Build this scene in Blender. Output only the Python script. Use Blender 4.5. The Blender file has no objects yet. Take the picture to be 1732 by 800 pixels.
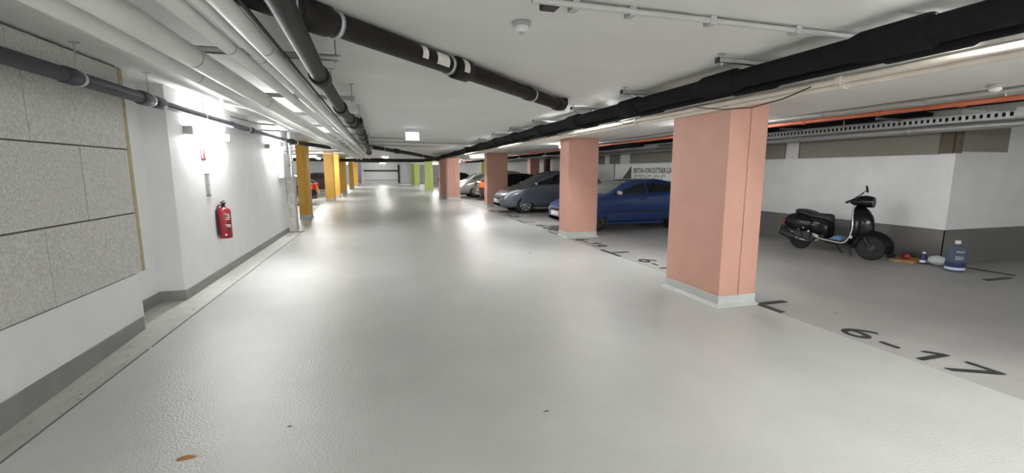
import bpy, bmesh, math, random
from mathutils import Vector, Matrix
random.seed(7)
S = bpy.context.scene
COL = S.collection
PI = math.pi
R = math.radians

# ------------------------------------------------------------------ camera
cam_d = bpy.data.cameras.new('camera')
cam_d.sensor_fit = 'HORIZONTAL'; cam_d.sensor_width = 36.0
cam_d.lens = 36.0 * 755.0 / 1732.0
cam_d.clip_start = 0.05; cam_d.clip_end = 300
cam = bpy.data.objects.new('camera', cam_d); COL.objects.link(cam)
cam.location = (0, 0, 1.6)
cam.rotation_euler = (R(90 - 8.3637), 0, R(-16.1511))
S.camera = cam
# ------------------------------------------------------------------ world, exposure
w = bpy.data.worlds.new('world'); S.world = w; w.use_nodes = True
w.node_tree.nodes['Background'].inputs[0].default_value = (0.8, 0.9, 1, 1)
w.node_tree.nodes['Background'].inputs[1].default_value = 0.0
S.view_settings.view_transform = 'Standard'; S.view_settings.look = 'None'
S.view_settings.gamma = 1.0; S.view_settings.use_curve_mapping = False
S.view_settings.exposure = 1.22
LAMP_WALL = 70.0      # emission of the wall battens
LAMP_BEAM = 92.0     # emission of the battens on the beam face
LAMP_NEAR = 135.0     # emission of the unseen battens added behind the viewer
LAMP_HID = 42.0      # emission of the bay battens added out of sight behind the near columns
LAMP_BAY = 75.0       # emission of the battens in the bays
S.cycles.max_bounces = 10; S.cycles.diffuse_bounces = 7; S.cycles.glossy_bounces = 4
S.cycles.sample_clamp_indirect = 6.0

# ------------------------------------------------------------------ materials
MATS = {}
def mat(name, col, rough=0.6, metal=0.0, noise=0.0, nscale=6.0, bump=0.0, bscale=60.0,
        emit=None, estr=0.0, coat=0.0, spec=0.5, trans=0.0, ior=1.45, detail=6.0, stretch=None, speck=None):
    if name in MATS: return MATS[name]
    m = bpy.data.materials.new(name); m.use_nodes = True
    nt = m.node_tree; b = nt.nodes['Principled BSDF']
    b.inputs['Base Color'].default_value = (*col, 1)
    b.inputs['Roughness'].default_value = rough
    b.inputs['Metallic'].default_value = metal
    b.inputs['Coat Weight'].default_value = coat
    b.inputs['Specular IOR Level'].default_value = spec
    b.inputs['Transmission Weight'].default_value = trans
    b.inputs['IOR'].default_value = ior
    if emit:
        b.inputs['Emission Color'].default_value = (*emit, 1)
        b.inputs['Emission Strength'].default_value = estr
    tc = nt.nodes.new('ShaderNodeTexCoord')
    src = tc.outputs['Object']
    if stretch:
        mp = nt.nodes.new('ShaderNodeMapping'); mp.inputs['Scale'].default_value = stretch
        nt.links.new(src, mp.inputs['Vector']); src = mp.outputs['Vector']
    if noise > 0:
        n = nt.nodes.new('ShaderNodeTexNoise'); n.inputs['Scale'].default_value = nscale
        n.inputs['Detail'].default_value = detail; n.inputs['Roughness'].default_value = 0.6
        nt.links.new(src, n.inputs['Vector'])
        r = nt.nodes.new('ShaderNodeValToRGB')
        r.color_ramp.elements[0].position = 0.3; r.color_ramp.elements[1].position = 0.72
        a = [max(0, c * (1 - noise)) for c in col]; d = [min(1, c * (1 + noise)) for c in col]
        r.color_ramp.elements[0].color = (*a, 1); r.color_ramp.elements[1].color = (*d, 1)
        nt.links.new(n.outputs['Fac'], r.inputs['Fac'])
        out = r.outputs['Color']
        if speck:   # fine chips / flecks: (scale, threshold, colour)
            v = nt.nodes.new('ShaderNodeTexNoise'); v.inputs['Scale'].default_value = speck[0]
            v.inputs['Detail'].default_value = 2.0
            nt.links.new(src, v.inputs['Vector'])
            rr = nt.nodes.new('ShaderNodeValToRGB')
            rr.color_ramp.elements[0].position = speck[1]; rr.color_ramp.elements[1].position = speck[1] + 0.06
            rr.color_ramp.elements[0].color = (0, 0, 0, 1); rr.color_ramp.elements[1].color = (1, 1, 1, 1)
            nt.links.new(v.outputs['Fac'], rr.inputs['Fac'])
            mx = nt.nodes.new('ShaderNodeMix'); mx.data_type = 'RGBA'
            nt.links.new(rr.outputs['Color'], mx.inputs['Factor'])
            nt.links.new(out, mx.inputs['A']); mx.inputs['B'].default_value = (*speck[2], 1)
            out = mx.outputs['Result']
        nt.links.new(out, b.inputs['Base Color'])
    if bump > 0:
        n2 = nt.nodes.new('ShaderNodeTexNoise'); n2.inputs['Scale'].default_value = bscale
        n2.inputs['Detail'].default_value = 4.0
        nt.links.new(src, n2.inputs['Vector'])
        bp = nt.nodes.new('ShaderNodeBump'); bp.inputs['Strength'].default_value = bump
        bp.inputs['Distance'].default_value = 0.01
        nt.links.new(n2.outputs['Fac'], bp.inputs['Height'])
        nt.links.new(bp.outputs['Normal'], b.inputs['Normal'])
    MATS[name] = m
    return m

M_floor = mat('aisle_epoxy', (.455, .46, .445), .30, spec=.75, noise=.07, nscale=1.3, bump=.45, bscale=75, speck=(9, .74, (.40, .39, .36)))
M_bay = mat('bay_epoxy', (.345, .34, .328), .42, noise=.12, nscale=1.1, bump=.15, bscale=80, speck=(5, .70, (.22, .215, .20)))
M_gutter = mat('gutter_screed', (.45, .45, .425), .7, noise=.10, nscale=7, bump=.4, bscale=30, speck=(14, .66, (.22, .21, .19)))
M_wall = mat('white_wall_paint', (.78, .785, .79), .6, noise=.05, nscale=2.2, bump=.12, bscale=14)
M_wall_grey = mat('pale_grey_wall_paint', (.76, .765, .77), .6, noise=.06, nscale=2.2, bump=.15, bscale=14)
M_ceil = mat('ceiling_concrete', (.73, .735, .715), .7, noise=.05, nscale=1.6, bump=.15, bscale=20, stretch=(.35, 1, 1))
M_beam = mat('rough_beam_concrete', (.66, .655, .635), .8, noise=.12, nscale=7, bump=.7, bscale=16)
M_kerb = mat('grey_kerb_paint', (.25, .25, .24), .55, noise=.12, nscale=4, bump=.12, bscale=25)
M_dado = mat('dark_grey_dado_paint', (.16, .155, .15), .55, noise=.08, nscale=3)
M_base = mat('column_base_grey', (.47, .49, .475), .5, noise=.08, nscale=4)
M_pink = mat('salmon_paint', (.55, .305, .237), .55, noise=.05, nscale=3, bump=.1, bscale=18, speck=(16, .76, (.36, .2, .16)))
M_yellow = mat('yellow_paint', (.72, .41, .07), .5, noise=.05, nscale=3)
M_green = mat('green_paint', (.34, .41, .11), .5, noise=.06, nscale=3)
M_purple = mat('purple_paint', (.20, .16, .27), .5)
M_panel = mat('wood_wool_board', (.58, .58, .555), .9, noise=.22, nscale=48, bump=.6, bscale=70, detail=3)
M_panel_dark = mat('dark_wood_wool_board', (.27, .255, .22), .9, noise=.25, nscale=45, bump=.5, bscale=70, detail=3)
M_foam = mat('yellowish_joint_foam', (.42, .36, .22), .9, noise=.2, nscale=18)
M_brown = mat('brown_strip', (.13, .105, .075), .8, noise=.15, nscale=12)
M_dkseam = mat('dark_joint', (.12, .115, .11), .9)
M_black = mat('black_pipe_plastic', (.016, .014, .014), .5, spec=.25, noise=.2, nscale=5)
M_insul = mat('black_foam_insulation', (.010, .010, .011), .9, spec=.12, noise=.2, nscale=12, bump=.12, bscale=60)
M_greypipe = mat('slate_grey_pipe', (.05, .05, .066), .5, spec=.3, noise=.1, nscale=4)
M_white_pipe = mat('white_pipe_jacket', (.84, .84, .83), .42, noise=.05, nscale=3)
M_white_seam = mat('pipe_joint_line', (.2, .2, .2), .6)
M_galv = mat('galvanised_steel', (.50, .51, .52), .42, metal=.85, noise=.12, nscale=14)
M_conduit = mat('grey_conduit', (.46, .46, .45), .5)
M_cream = mat('cream_conduit', (.58, .53, .45), .5, noise=.1, nscale=6)
M_orange = mat('orange_red_pipe', (.52, .14, .07), .45, noise=.12, nscale=4)
M_label = mat('white_pipe_label', (.72, .70, .65), .6, noise=.12, nscale=25)
M_white = mat('white_plastic', (.75, .75, .75), .4)
M_grey_plastic = mat('grey_plastic', (.42, .42, .42), .5)
M_lamp_w = mat('wall_lamp_diffuser', (.9, .9, .9), .4, emit=(1, 1, .99), estr=LAMP_WALL)
M_lamp_b = mat('bay_lamp_diffuser', (.9, .9, .9), .4, emit=(1, 1, .98), estr=LAMP_BAY)
M_lamp_e = mat('beam_lamp_diffuser', (.9, .9, .9), .4, emit=(1, 1, .985), estr=LAMP_BEAM)
M_lamp_n = mat('added_near_lamp_diffuser', (.9, .9, .9), .4, emit=(1, 1, .985), estr=LAMP_NEAR)
M_lamp_h = mat('added_bay_lamp_diffuser', (.9, .9, .9), .4, emit=(1, 1, .985), estr=LAMP_HID)
M_exit = mat('exit_sign_face', (.8, .9, .95), .4, emit=(.78, .93, 1), estr=1.6)
M_exit_blue = mat('exit_sign_lower', (.5, .6, .9), .4, emit=(.55, .66, .95), estr=1.3)
M_paint_black = mat('black_floor_paint', (.03, .03, .03), .5, noise=.3, nscale=20)
M_red = mat('extinguisher_red', (.22, .008, .018), .28, coat=.4)
M_signred = mat('sign_red', (.22, .008, .01), .5)
M_blackpl = mat('black_plastic', (.018, .018, .018), .5)
M_tyre = mat('tyre_rubber', (.017, .017, .017), .8)
M_rim = mat('silver_rim', (.55, .55, .56), .32, metal=.8)
M_rimdark = mat('dark_rim', (.10, .10, .11), .35, metal=.6)
M_glass = mat('car_glass', (.012, .014, .014), .04, spec=.7)
M_glass_l = mat('car_glass_grey', (.10, .11, .105), .05, spec=.8)
M_chrome = mat('chrome', (.8, .8, .8), .12, metal=1)
M_headl = mat('headlight_lens', (.55, .58, .60), .1, coat=1)
M_taill = mat('tail_lamp_red', (.45, .02, .015), .15, coat=1)
M_tailo = mat('tail_lamp_orange', (.75, .14, .02), .15, coat=1)
M_plate = mat('number_plate', (.75, .72, .72), .4)
M_blue = mat('dark_blue_car_paint', (.02, .05, .185), .25, metal=.25, coat=.8)
M_greycar = mat('slate_grey_car_paint', (.13, .148, .185), .28, metal=.5, coat=.8)
M_blackcar = mat('black_car_paint', (.012, .011, .013), .2, coat=.9)
M_darkred = mat('dark_maroon_car_paint', (.05, .016, .02), .22, coat=.9)
M_silver = mat('silver_car_paint', (.42, .41, .41), .3, metal=.6, coat=.6)
M_well = mat('wheel_well_black', (.008, .008, .008), .9)
M_scoot = mat('gloss_black_scooter', (.005, .005, .006), .25, spec=.3, coat=.12)
M_seat = mat('black_vinyl', (.016, .016, .016), .5, bump=.1, bscale=80)
M_silverline = mat('silver_trim', (.72, .72, .70), .3, metal=.5)
M_bluecloth = mat('blue_cloth', (.13, .24, .42), .8, noise=.2, nscale=20)
M_indic = mat('indicator_lens', (.6, .6, .58), .2)
M_water = mat('pale_blue_bottle', (.30, .36, .50), .1, trans=.75, ior=1.2)
M_navy = mat('navy_label', (.02, .03, .12), .5)
M_bag = mat('white_bag', (.62, .66, .68), .6)
M_litred = mat('red_fabric', (.35, .04, .05), .8)
M_card = mat('brown_card', (.36, .17, .06), .8)
M_door = mat('roller_door_grey', (.75, .75, .75), .5)
M_silverflue = mat('foil_pipe', (.72, .72, .73), .25, metal=.9)
M_pier = mat('stained_pier', (.58, .57, .52), .8, noise=.3, nscale=7)

# ------------------------------------------------------------------ mesh helper
class MB:
    def __init__(s): s.v = []; s.f = []; s.mi = []; s.sm = []; s.mats = []
    def _m(s, m):
        if m is None: return 0
        if m not in s.mats: s.mats.append(m)
        return s.mats.index(m)
    def add(s, vs, fs, m=None, smooth=False):
        o = len(s.v); k = s._m(m)
        s.v += [tuple(p) for p in vs]
        for f in fs: s.f.append(tuple(i + o for i in f)); s.mi.append(k); s.sm.append(smooth)
        return s
    def box(s, a, b, m=None, M=None):
        x0, y0, z0 = a; x1, y1, z1 = b
        vs = [(x0,y0,z0),(x1,y0,z0),(x1,y1,z0),(x0,y1,z0),(x0,y0,z1),(x1,y0,z1),(x1,y1,z1),(x0,y1,z1)]
        if M is not None: vs = [M @ Vector(p) for p in vs]
        return s.add(vs, [(0,3,2,1),(4,5,6,7),(0,1,5,4),(1,2,6,5),(2,3,7,6),(3,0,4,7)], m)
    def rbox(s, a, b, r=.01, m=None, M=None):
        """box with chamfered edges"""
        x0, y0, z0 = a; x1, y1, z1 = b
        bm = bmesh.new(); bmesh.ops.create_cube(bm, size=1)
        for v in bm.verts:
            v.co = Vector(((x0+x1)/2 + v.co.x*(x1-x0), (y0+y1)/2 + v.co.y*(y1-y0), (z0+z1)/2 + v.co.z*(z1-z0)))
        bmesh.ops.bevel(bm, geom=bm.edges[:], offset=r, segments=2, affect='EDGES', profile=.5)
        bm.verts.index_update()
        vs = [v.co.copy() for v in bm.verts]
        if M is not None: vs = [M @ p for p in vs]
        fs = [[v.index for v in f.verts] for f in bm.faces]
        bm.free()
        return s.add(vs, fs, m)
    def tube(s, pts, r, n=12, m=None, caps=True, smooth=True):
        pts = [Vector(p) for p in pts]
        rs = r if isinstance(r, (list, tuple)) else [r] * len(pts)
        t0 = (pts[1] - pts[0]).normalized()
        up = Vector((0,0,1)) if abs(t0.z) < .9 else Vector((1,0,0))
        nx = t0.cross(up).normalized()
        vs = []; k = len(pts)
        for i, p in enumerate(pts):
            if i == 0: t = pts[1] - pts[0]
            elif i == k-1: t = pts[-1] - pts[-2]
            else: t = (pts[i+1] - p).normalized() + (p - pts[i-1]).normalized()
            t.normalize()
            nx = (nx - t * nx.dot(t)).normalized(); ny = t.cross(nx)
            sc = 1.0
            if 0 < i < k-1:
                c = t.dot((pts[i+1]-p).normalized()); sc = 1 / max(c, .6)
            for j in range(n):
                a = 2*PI*j/n
                vs.append(p + (nx*math.cos(a) + ny*math.sin(a)) * rs[i] * (sc if sc < 1.3 else 1.15))
        fs = []
        for i in range(k-1):
            for j in range(n):
                a = i*n+j; b = i*n+(j+1) % n
                fs.append((a, b, b+n, a+n))
        s.add(vs, fs, m, smooth)
        if caps: s.add(vs[:n], [tuple(range(n))[::-1]], m); s.add(vs[-n:], [tuple(range(n))], m)
        return s
    def cyl(s, a, b, r, n=16, m=None): return s.tube([a, b], r, n, m)
    def lathe(s, prof, n=24, m=None, M=None, smooth=True):
        """prof: (r,z) list, about z"""
        vs = []
        for r, z in prof:
            for j in range(n):
                a = 2*PI*j/n; vs.append(Vector((r*math.cos(a), r*math.sin(a), z)))
        if M is not None: vs = [M @ p for p in vs]
        fs = []
        for i in range(len(prof)-1):
            for j in range(n):
                a = i*n+j; b = i*n+(j+1) % n; fs.append((a, b, b+n, a+n))
        s.add(vs, fs, m, smooth)
        s.add(vs[:n], [tuple(range(n))[::-1]], m); s.add(vs[-n:], [tuple(range(n))], m)
        return s
    def prism(s, poly, d0, d1, M=None, m=None):
        """poly (x,y) extruded z d0..d1"""
        n = len(poly)
        vs = [Vector((x, y, d0)) for x, y in poly] + [Vector((x, y, d1)) for x, y in poly]
        if M is not None: vs = [M @ p for p in vs]
        fs = [tuple(range(n))[::-1], tuple(range(n, 2*n))] + [(i, (i+1) % n, (i+1) % n + n, i+n) for i in range(n)]
        return s.add(vs, fs, m)
    def grid(s, rows, m=None, smooth=True, closed=False):
        n = len(rows[0]); vs = [p for r in rows for p in r]; fs = []
        for i in range(len(rows)-1):
            for j in range(n if closed else n-1):
                a = i*n+j; b = i*n+(j+1) % n
                fs.append((a, b, b+n, a+n))
        return s.add(vs, fs, m, smooth)
    def build(s, name, m=None, parent=None, fix=False):
        me = bpy.data.meshes.new(name)
        me.from_pydata([tuple(p) for p in s.v], [], s.f)
        mats = s.mats if s.mats else [m]
        for q in mats: me.materials.append(q)
        for p, k, sm in zip(me.polygons, s.mi, s.sm):
            p.material_index = k if s.mats else 0; p.use_smooth = sm
        if fix:
            bm = bmesh.new(); bm.from_mesh(me); bmesh.ops.recalc_face_normals(bm, faces=bm.faces[:]); bm.to_mesh(me); bm.free()
        me.update()
        o = bpy.data.objects.new(name, me); COL.objects.link(o)
        if parent: o.parent = parent
        return o

def tag(o, label, cat, group=None):
    o['label'] = label; o['category'] = cat
    if group: o['group'] = group
    return o
def thing(name, label, cat, loc=(0,0,0), rz=0, group=None):
    o = bpy.data.objects.new(name, None); COL.objects.link(o)
    o.empty_display_size = .1
    o.location = loc; o.rotation_euler = (0, 0, rz)
    return tag(o, label, cat, group)
def struct(o): o['kind'] = 'structure'; return o
def local(o, p): return Vector(p) - Vector(o.location)
def copy_tree(o, parent=None):
    c = o.copy(); COL.objects.link(c)
    if parent: c.parent = parent
    for ch in list(o.children): copy_tree(ch, c)
    return c
def B(a, b): return MB().box(a, b)

CZ = 2.60     # ceiling height
# ================================================================== STRUCTURE
XB = [(-9, 4.27), (3.0, 4.27), (5.5, 4.25), (9.0, 4.20), (14.0, 4.12), (20, 4.05), (62, 4.05)]   # bay edge: (y, x)
fl = MB()
fl.grid([[(-2.08, y, 0.004), (x, y, 0.004)] for y, x in XB], smooth=False)
fl.grid([[(-9, 12.9, 0.004), (-2.08, 12.9, 0.004)], [(-9, 62, 0.004), (-2.08, 62, 0.004)]], smooth=False)
fl.box((-9, -9, -.3), (13, 62.5, -.16))
struct(fl.build('floor', M_floor))
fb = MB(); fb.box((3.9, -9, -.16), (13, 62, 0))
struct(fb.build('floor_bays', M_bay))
gt = MB()      # screed gutter at the foot of the left wall, dropping a little towards the viewer
ys = [(-9, -.11), (1.0, -.11), (3.0, -.085), (5.25, -.012), (6.3, 0), (12.9, 0)]
gt.grid([[(-2.75, y, z), (-2.42, y, z), (-2.09, y, z*.25+.002)] for y, z in ys], smooth=False)
struct(gt.build('floor_gutter', M_gutter))
gl = MB()
for y0, y1 in ((-2, 4.6), (4.68, 7.1), (7.16, 12.7)): gl.box((-2.092, y0, -.02), (-2.078, y1, .0065))
struct(gl.build('trim_gutter_joint', M_dkseam))

ce = MB(); ce.box((-9, -9, CZ), (13, 62.5, CZ+.3))
struct(ce.build('ceiling', M_ceil))
# drop slab and beam over the edge of the right hand bays
bm_ = MB(); bm_.box((3.72, -9, 2.37), (5.6, 62, CZ))
struct(bm_.build('ceiling_drop_slab', M_ceil))
bf = MB()
rows = []
for i in range(160):
    y = -2 + i*.25
    rows.append([(3.72, y, CZ), (3.69+random.uniform(-.012,.012), y, 2.58), (3.68+random.uniform(-.015,.012), y, 2.46), (3.66+random.uniform(-.01,.01), y, 2.375+random.uniform(-.006,.008)), (3.73, y, 2.365)])
bf.grid(rows, smooth=False)
struct(bf.build('trim_beam_face', M_beam))

# ---- left wall
wl = MB()
wl.box((-2.95, -9, -.2), (-2.68, 6.33, CZ))                    # recess
wl.box((-2.95, 6.33, -.2), (-2.41, 12.9, CZ))                  # main wall
wl.box((-2.68, -9, -.2), (-2.465, 5.44, CZ))                   # thicker wall that carries the boards
wl.box((-2.465, -9, -.2), (-2.41, 5.28, .572))
wall_left = struct(wl.build('wall_left', M_wall, fix=True))
# insulation boards, four courses, each board its own piece
def board(x0, y0, y1, z0, z1, m, parent, name='insulation_panel', axis='x', t=.05):
    j = .006
    mb = MB()
    d = random.uniform(0, .008)
    if axis == 'x': mb.rbox((x0, y0+j, z0+j), (x0+t+d, y1-j, z1-j), .004)
    else: mb.rbox((y0+j, x0-t-d, z0+j), (y1-j, x0, z1-j), .004)
    return mb.build(name, m, parent)
courses = [(.575, 1.18, [2.2, 4.11, 5.45]), (1.18, 1.81, [1.1, 2.9, 4.65, 5.45]), (1.81, 2.415, [2.2, 4.10, 5.45]), (2.415, 2.585, [2.0, 4.02, 5.45])]
for z0, z1, cuts in courses:
    c = [-1.2] + cuts if cuts[0] > 1.5 else [-.8] + cuts
    for a, b in zip(c[:-1], c[1:]): board(-2.464, a, b - (.06 if b > 5.4 else 0), z0, z1, M_panel, wall_left)
mb = MB(); mb.box((-2.464, -1.2, .577), (-2.425, 5.388, 2.587), M_dkseam)
mb.build('board_joint_backing', M_dkseam, wall_left)
st = MB(); st.rbox((-2.464, 5.39, .575), (-2.405, 5.448, 2.587), .008)
o = st.build('edge_strip', M_foam, wall_left); o['label'] = 'yellowish foam strip along board edge'
# kerbs
kb = MB()
kb.box((-2.409, -9, -.2), (-2.398, 5.285, .125))
kb.box((-2.70, 5.28, -.2), (-2.668, 6.34, .13)); kb.box((-2.68, 6.318, -.2), (-2.398, 6.33, .13))

kb.box((-2.41, 6.33, -.2), (-2.398, 12.9, .125)); kb.box((-2.41, 12.9, 0), (-2.75, 12.912, .125))
struct(kb.build('baseboard_left', M_kerb))
# end of the wall: pier with pipes
pr = MB(); pr.box((-2.42, 13.0, 0), (-2.24, 13.35, 1.45))
struct(pr.build('wall_left_pier', M_pier))
# outer shell
sh = MB(); sh.box((-9.2, 12.9, -.2), (-9, 62, CZ)); sh.box((-9, 12.72, -.2), (-2.95, 12.9, CZ))
struct(sh.build('wall_left_far', M_wall_grey))
ww = MB(); ww.box((9.2, 5.2, -.1), (9.45, 62, CZ)); ww.box((9.45, 5.2, -.1), (12.9, 5.45, CZ)); ww.box((12.6, -9, -.1), (12.9, 5.3, CZ))
wall_right = struct(ww.build('wall_right', M_wall_grey))
dd = MB(); dd.box((9.19, 5.19, 0), (9.21, 62, .6)); dd.box((9.19, 5.188, 0), (12.6, 5.21, .6)); dd.box((12.585, -9, 0), (12.605, 5.2, .6))
struct(dd.build('baseboard_right', M_dado))
sk = MB(); sk.box((9.0, 5.6, 2.53), (9.2, 40, CZ), M_black)  # black strip standing in for the shaded top of the bay wall
struct(sk.build('trim_wall_top_shade', M_black))
bw = MB(); bw.box((-9, 62, -.2), (13, 62.3, CZ)); 
wall_back = struct(bw.build('wall_back', M_wall))
sw = MB(); sw.box((-3, -9.2, -.2), (13, -9, CZ))
struct(sw.build('wall_front', M_wall))
# insulation strip high on the bay wall
def strip(axis, x0, segs, z0, z1, m): 
    for a, b in segs: board(x0, a, b, z0, z1, m, wall_right, axis=axis, t=.04)
for a, b in ((5.42, 8.1), (8.50, 9.05), (9.4, 12.2), (12.6, 15.4), (16.2, 17.0), (17.5, 20.5)):
    mb = MB(); mb.rbox((9.155, a, 1.88), (9.2, b, 2.30), .004); mb.build('insulation_panel', M_panel_dark, wall_right)
mb = MB(); mb.rbox((9.27, 5.155, 1.92), (10.42, 5.2, 2.40), .004); mb.build('insulation_panel', M_panel_dark, wall_right)
mb = MB(); mb.rbox((9.14, 5.22, 1.89), (9.2, 5.41, 2.40), .004); mb.rbox((9.17, 5.15, 1.89), (9.26, 5.2, 2.40), .004)
o = mb.build('edge_strip', M_brown, wall_right); o['label'] = 'dark brown strip at wall corner'
mb = MB(); mb.rbox((9.15, 9.06, 1.88), (9.2, 9.16, 2.3), .004); o = mb.build('edge_strip', M_brown, wall_right)
mb = MB(); mb.rbox((9.15, 8.1, 1.88), (9.2, 8.12, 2.3), .004); o = mb.build('edge_strip', M_brown, wall_right)

# far end: roller door in a dark frame
dr = MB(); dr.box((-2.1, 61.9, 0), (2.15, 61.99, 1.55))
door = struct(dr.build('door_1', M_door))
mb = MB()
for k in range(8): mb.box((-2.05, 61.86, .08+k*.18), (2.1, 61.9, .08+k*.18+.165))
mb.build('door_slats', M_door, door)
mb = MB(); mb.box((-2.2, 61.8, 1.5), (2.2, 61.95, 1.72)); mb.box((2.1, 61.8, 0), (2.32, 61.95, 2.4)); mb.box((-2.2, 61.8, .36), (2.1, 61.87, .40))
mb.build('door_frame', M_blackpl, door)

# ================================================================== FLOOR MARKINGS
def line(poly, label, group=None):
    mb = MB()
    for a, b in poly: mb.box((a[0], a[1], .0005), (b[0], b[1], .0075))
    return tag(mb.build('floor_marking', M_paint_black), label, 'marking', group)
line([((4.29, 3.86), (4.37, 4.24)), ((4.37, 4.16), (4.73, 4.24))], 'black corner mark on floor at foot of nearest salmon column')
line([((4.22, 7.40), (4.30, 8.14)), ((4.30, 7.73), (4.66, 7.80))], 'black T mark on floor just behind nearest salmon column')
line([((4.17, 10.02), (4.25, 11.05))], 'black bar painted on floor at foot of second salmon column')
line([((4.18, 13.12), (4.25, 13.85)), ((4.25, 13.2), (4.58, 13.27))], 'black T mark on floor in front of slate grey car')
line([((4.13, 16.9), (4.2, 17.6)), ((4.2, 17.2), (4.5, 17.27))], 'black T mark on floor beside third salmon column')
line([((8.5, 4.19), (9.05, 4.27))], 'short black bar painted on bay floor right of water bottle')
line([((9.28, 4.3), (9.36, 4.95)),], 'thin black line on bay floor between water bottle and wall')
def glyph_mesh(ch, size, depth=.0):
    cu = bpy.data.curves.new('glyph', 'FONT'); cu.body = ch; cu.size = size; cu.extrude = depth; cu.align_x = 'LEFT'
    cu.resolution_u = 4
    o = bpy.data.objects.new('glyph', cu); COL.objects.link(o)
    dg = bpy.context.evaluated_depsgraph_get()
    me = bpy.data.meshes.new_from_object(o.evaluated_get(dg))
    bpy.data.objects.remove(o); bpy.data.curves.remove(cu)
    return me
def bay_number(txt, y0, x0, size, label, step=.30):
    t = thing('bay_number', label, 'floor number', (x0, y0, 0.004), -PI/2, 'bay numbers painted on the floor')
    x = 0
    for ch in txt:
        if ch in '17':
            g = MB(); poly = [(.09,0),(.14,0),(.14,.34),(.10,.34),(0,.25),(0,.20),(.09,.27)] if ch == '1' else [(.03,0),(.09,0),(.25,.30),(.25,.34),(0,.34),(0,.295),(.18,.295)]
            g.prism(poly, 0, .003); o_ = g.build('digit', M_paint_black, None); me = o_.data; bpy.data.objects.remove(o_)
        else: me = glyph_mesh(ch, size, .003)
        me.materials.clear(); me.materials.append(M_paint_black)
        o = bpy.data.objects.new('dash' if ch == '-' else 'digit', me); COL.objects.link(o); o.parent = t
        xs = [v.co.x for v in me.vertices]; wd = max(xs) - min(xs)
        sx = .27/wd if ch in '6890235' and wd > 0 else (.16/wd if ch == '-' else 1.0)
        o.scale = (sx, 1, 1); o.location = (x - min(xs)*sx, 0, 0)
        x += {'-': .27, '1': .26}.get(ch, .36)
    return t
bay_number('6-17', 3.26, 4.36, .47, 'black bay number 6-17 on floor right of nearest column')
bay_number('6-18', 7.02, 4.37, .47, 'black bay number on floor half hidden behind nearest salmon column')
bay_number('6-19', 9.62, 4.30, .47, 'black bay number on floor in front of second salmon column')
bay_number('6-20', 12.5, 4.32, .47, 'black bay number on floor left of second salmon column')
bay_number('6-21', 15.9, 4.30, .47, 'black bay number on floor in front of third salmon column')

# ================================================================== COLUMNS
def column(name, x0, y0, x1, y1, top, m, label, group, base=.13, seam=None, fillet=True):
    t = thing(name, label, 'column', ((x0+x1)/2, (y0+y1)/2, 0.004), 0, group)
    hx, hy = (x1-x0)/2, (y1-y0)/2
    mb = MB()
    if seam:     # vertical joint on the face towards the viewer
        s = -hx + seam
        mb.rbox((-hx, -hy, base), (s-.006, hy, top), .012); mb.rbox((s+.006, -hy+.004, base), (hx, hy, top), .012)
        mb.box((s-.02, -hy+.02, base), (s+.02, hy-.01, top))
    else: mb.rbox((-hx, -hy, base), (hx, hy, top), .012)
    mb.build('shaft', m, t)
    b = MB(); b.rbox((-hx-.004, -hy-.004, 0), (hx+.004, hy+.004, base+.004), .008)
    if fillet:
        fr = []
        ring = [(-hx,-hy),(hx,-hy),(hx,hy),(-hx,hy)]
        b.grid([[Vector((sx*(1+.0)+ (.045 if sx>0 else -.045), sy+(.045 if sy>0 else -.045), -.003)) for sx, sy in ring],
                [Vector((sx+(.004 if sx>0 else -.004), sy+(.004 if sy>0 else -.004), .035)) for sx, sy in ring]], closed=True, smooth=False)
    b.build('base_band', M_base, t)
    return t
gp = 'salmon columns along the bays'
column('column', 3.755, 4.22, 4.285, 5.25, 2.37, M_pink, 'large salmon column nearest the viewer with pale grey foot', gp, seam=.28)
column('column', 4.22, 9.82, 5.00, 10.35, 2.37, M_pink, 'second salmon column from the viewer, left of blue car', gp)
column('column', 4.42, 19.2, 5.36, 19.75, 2.37, M_pink, 'third salmon column, left of slate grey car nose', gp)
column('column', 3.52, 25.0, 4.20, 25.6, 2.37, M_pink, 'fourth salmon column with grooves, left of maroon hatchback', gp, seam=.36)
column('column', 3.42, 27.6, 4.05, 28.3, 2.37, M_pink, 'farthest salmon column, just behind the fourth one', gp, seam=.3)
gg = 'green columns at far right'
column('column', 3.15, 34.4, 3.75, 35.0, 2.37, M_green, 'nearest olive green column left of salmon ones', gg, seam=.3, fillet=False)
column('column', 3.15, 45.0, 3.6, 45.6, 2.37, M_green, 'second olive green column from the viewer', gg, fillet=False)
column('column', 3.1, 51.0, 3.6, 51.6, 2.37, M_green, 'farthest olive green column near the end wall', gg, fillet=False)
gy = 'yellow columns at far left'
column('column', -2.69, 16.3, -2.36, 16.9, CZ, M_yellow, 'nearest yellow column beyond end of left wall', gy, seam=.24)
column('column', -2.90, 25.6, -2.45, 26.2, CZ, M_yellow, 'second yellow column from the viewer', gy)
column('column', -2.76, 28.8, -2.42, 29.4, CZ, M_yellow, 'third yellow column from the viewer', gy, fillet=False)
column('column', -2.85, 34.3, -2.45, 34.9, CZ, M_yellow, 'fourth yellow column from the viewer', gy, fillet=False)
column('column', -2.85, 43.5, -2.45, 44.1, CZ, M_yellow, 'fifth yellow column from the viewer', gy, fillet=False)
column('column', -2.85, 51.0, -2.45, 51.6, CZ, M_yellow, 'farthest yellow column near the end wall', gy, fillet=False)
column('column', -2.75, 57.0, -2.35, 57.6, CZ, M_purple, 'dark purple column next to end wall', 'purple columns', fillet=False)
column('column', 7.55, 22.6, 8.05, 23.1, CZ, M_pink, 'small salmon column deep in bays behind slate grey car', 'salmon columns by the bay wall', fillet=False)
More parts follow.
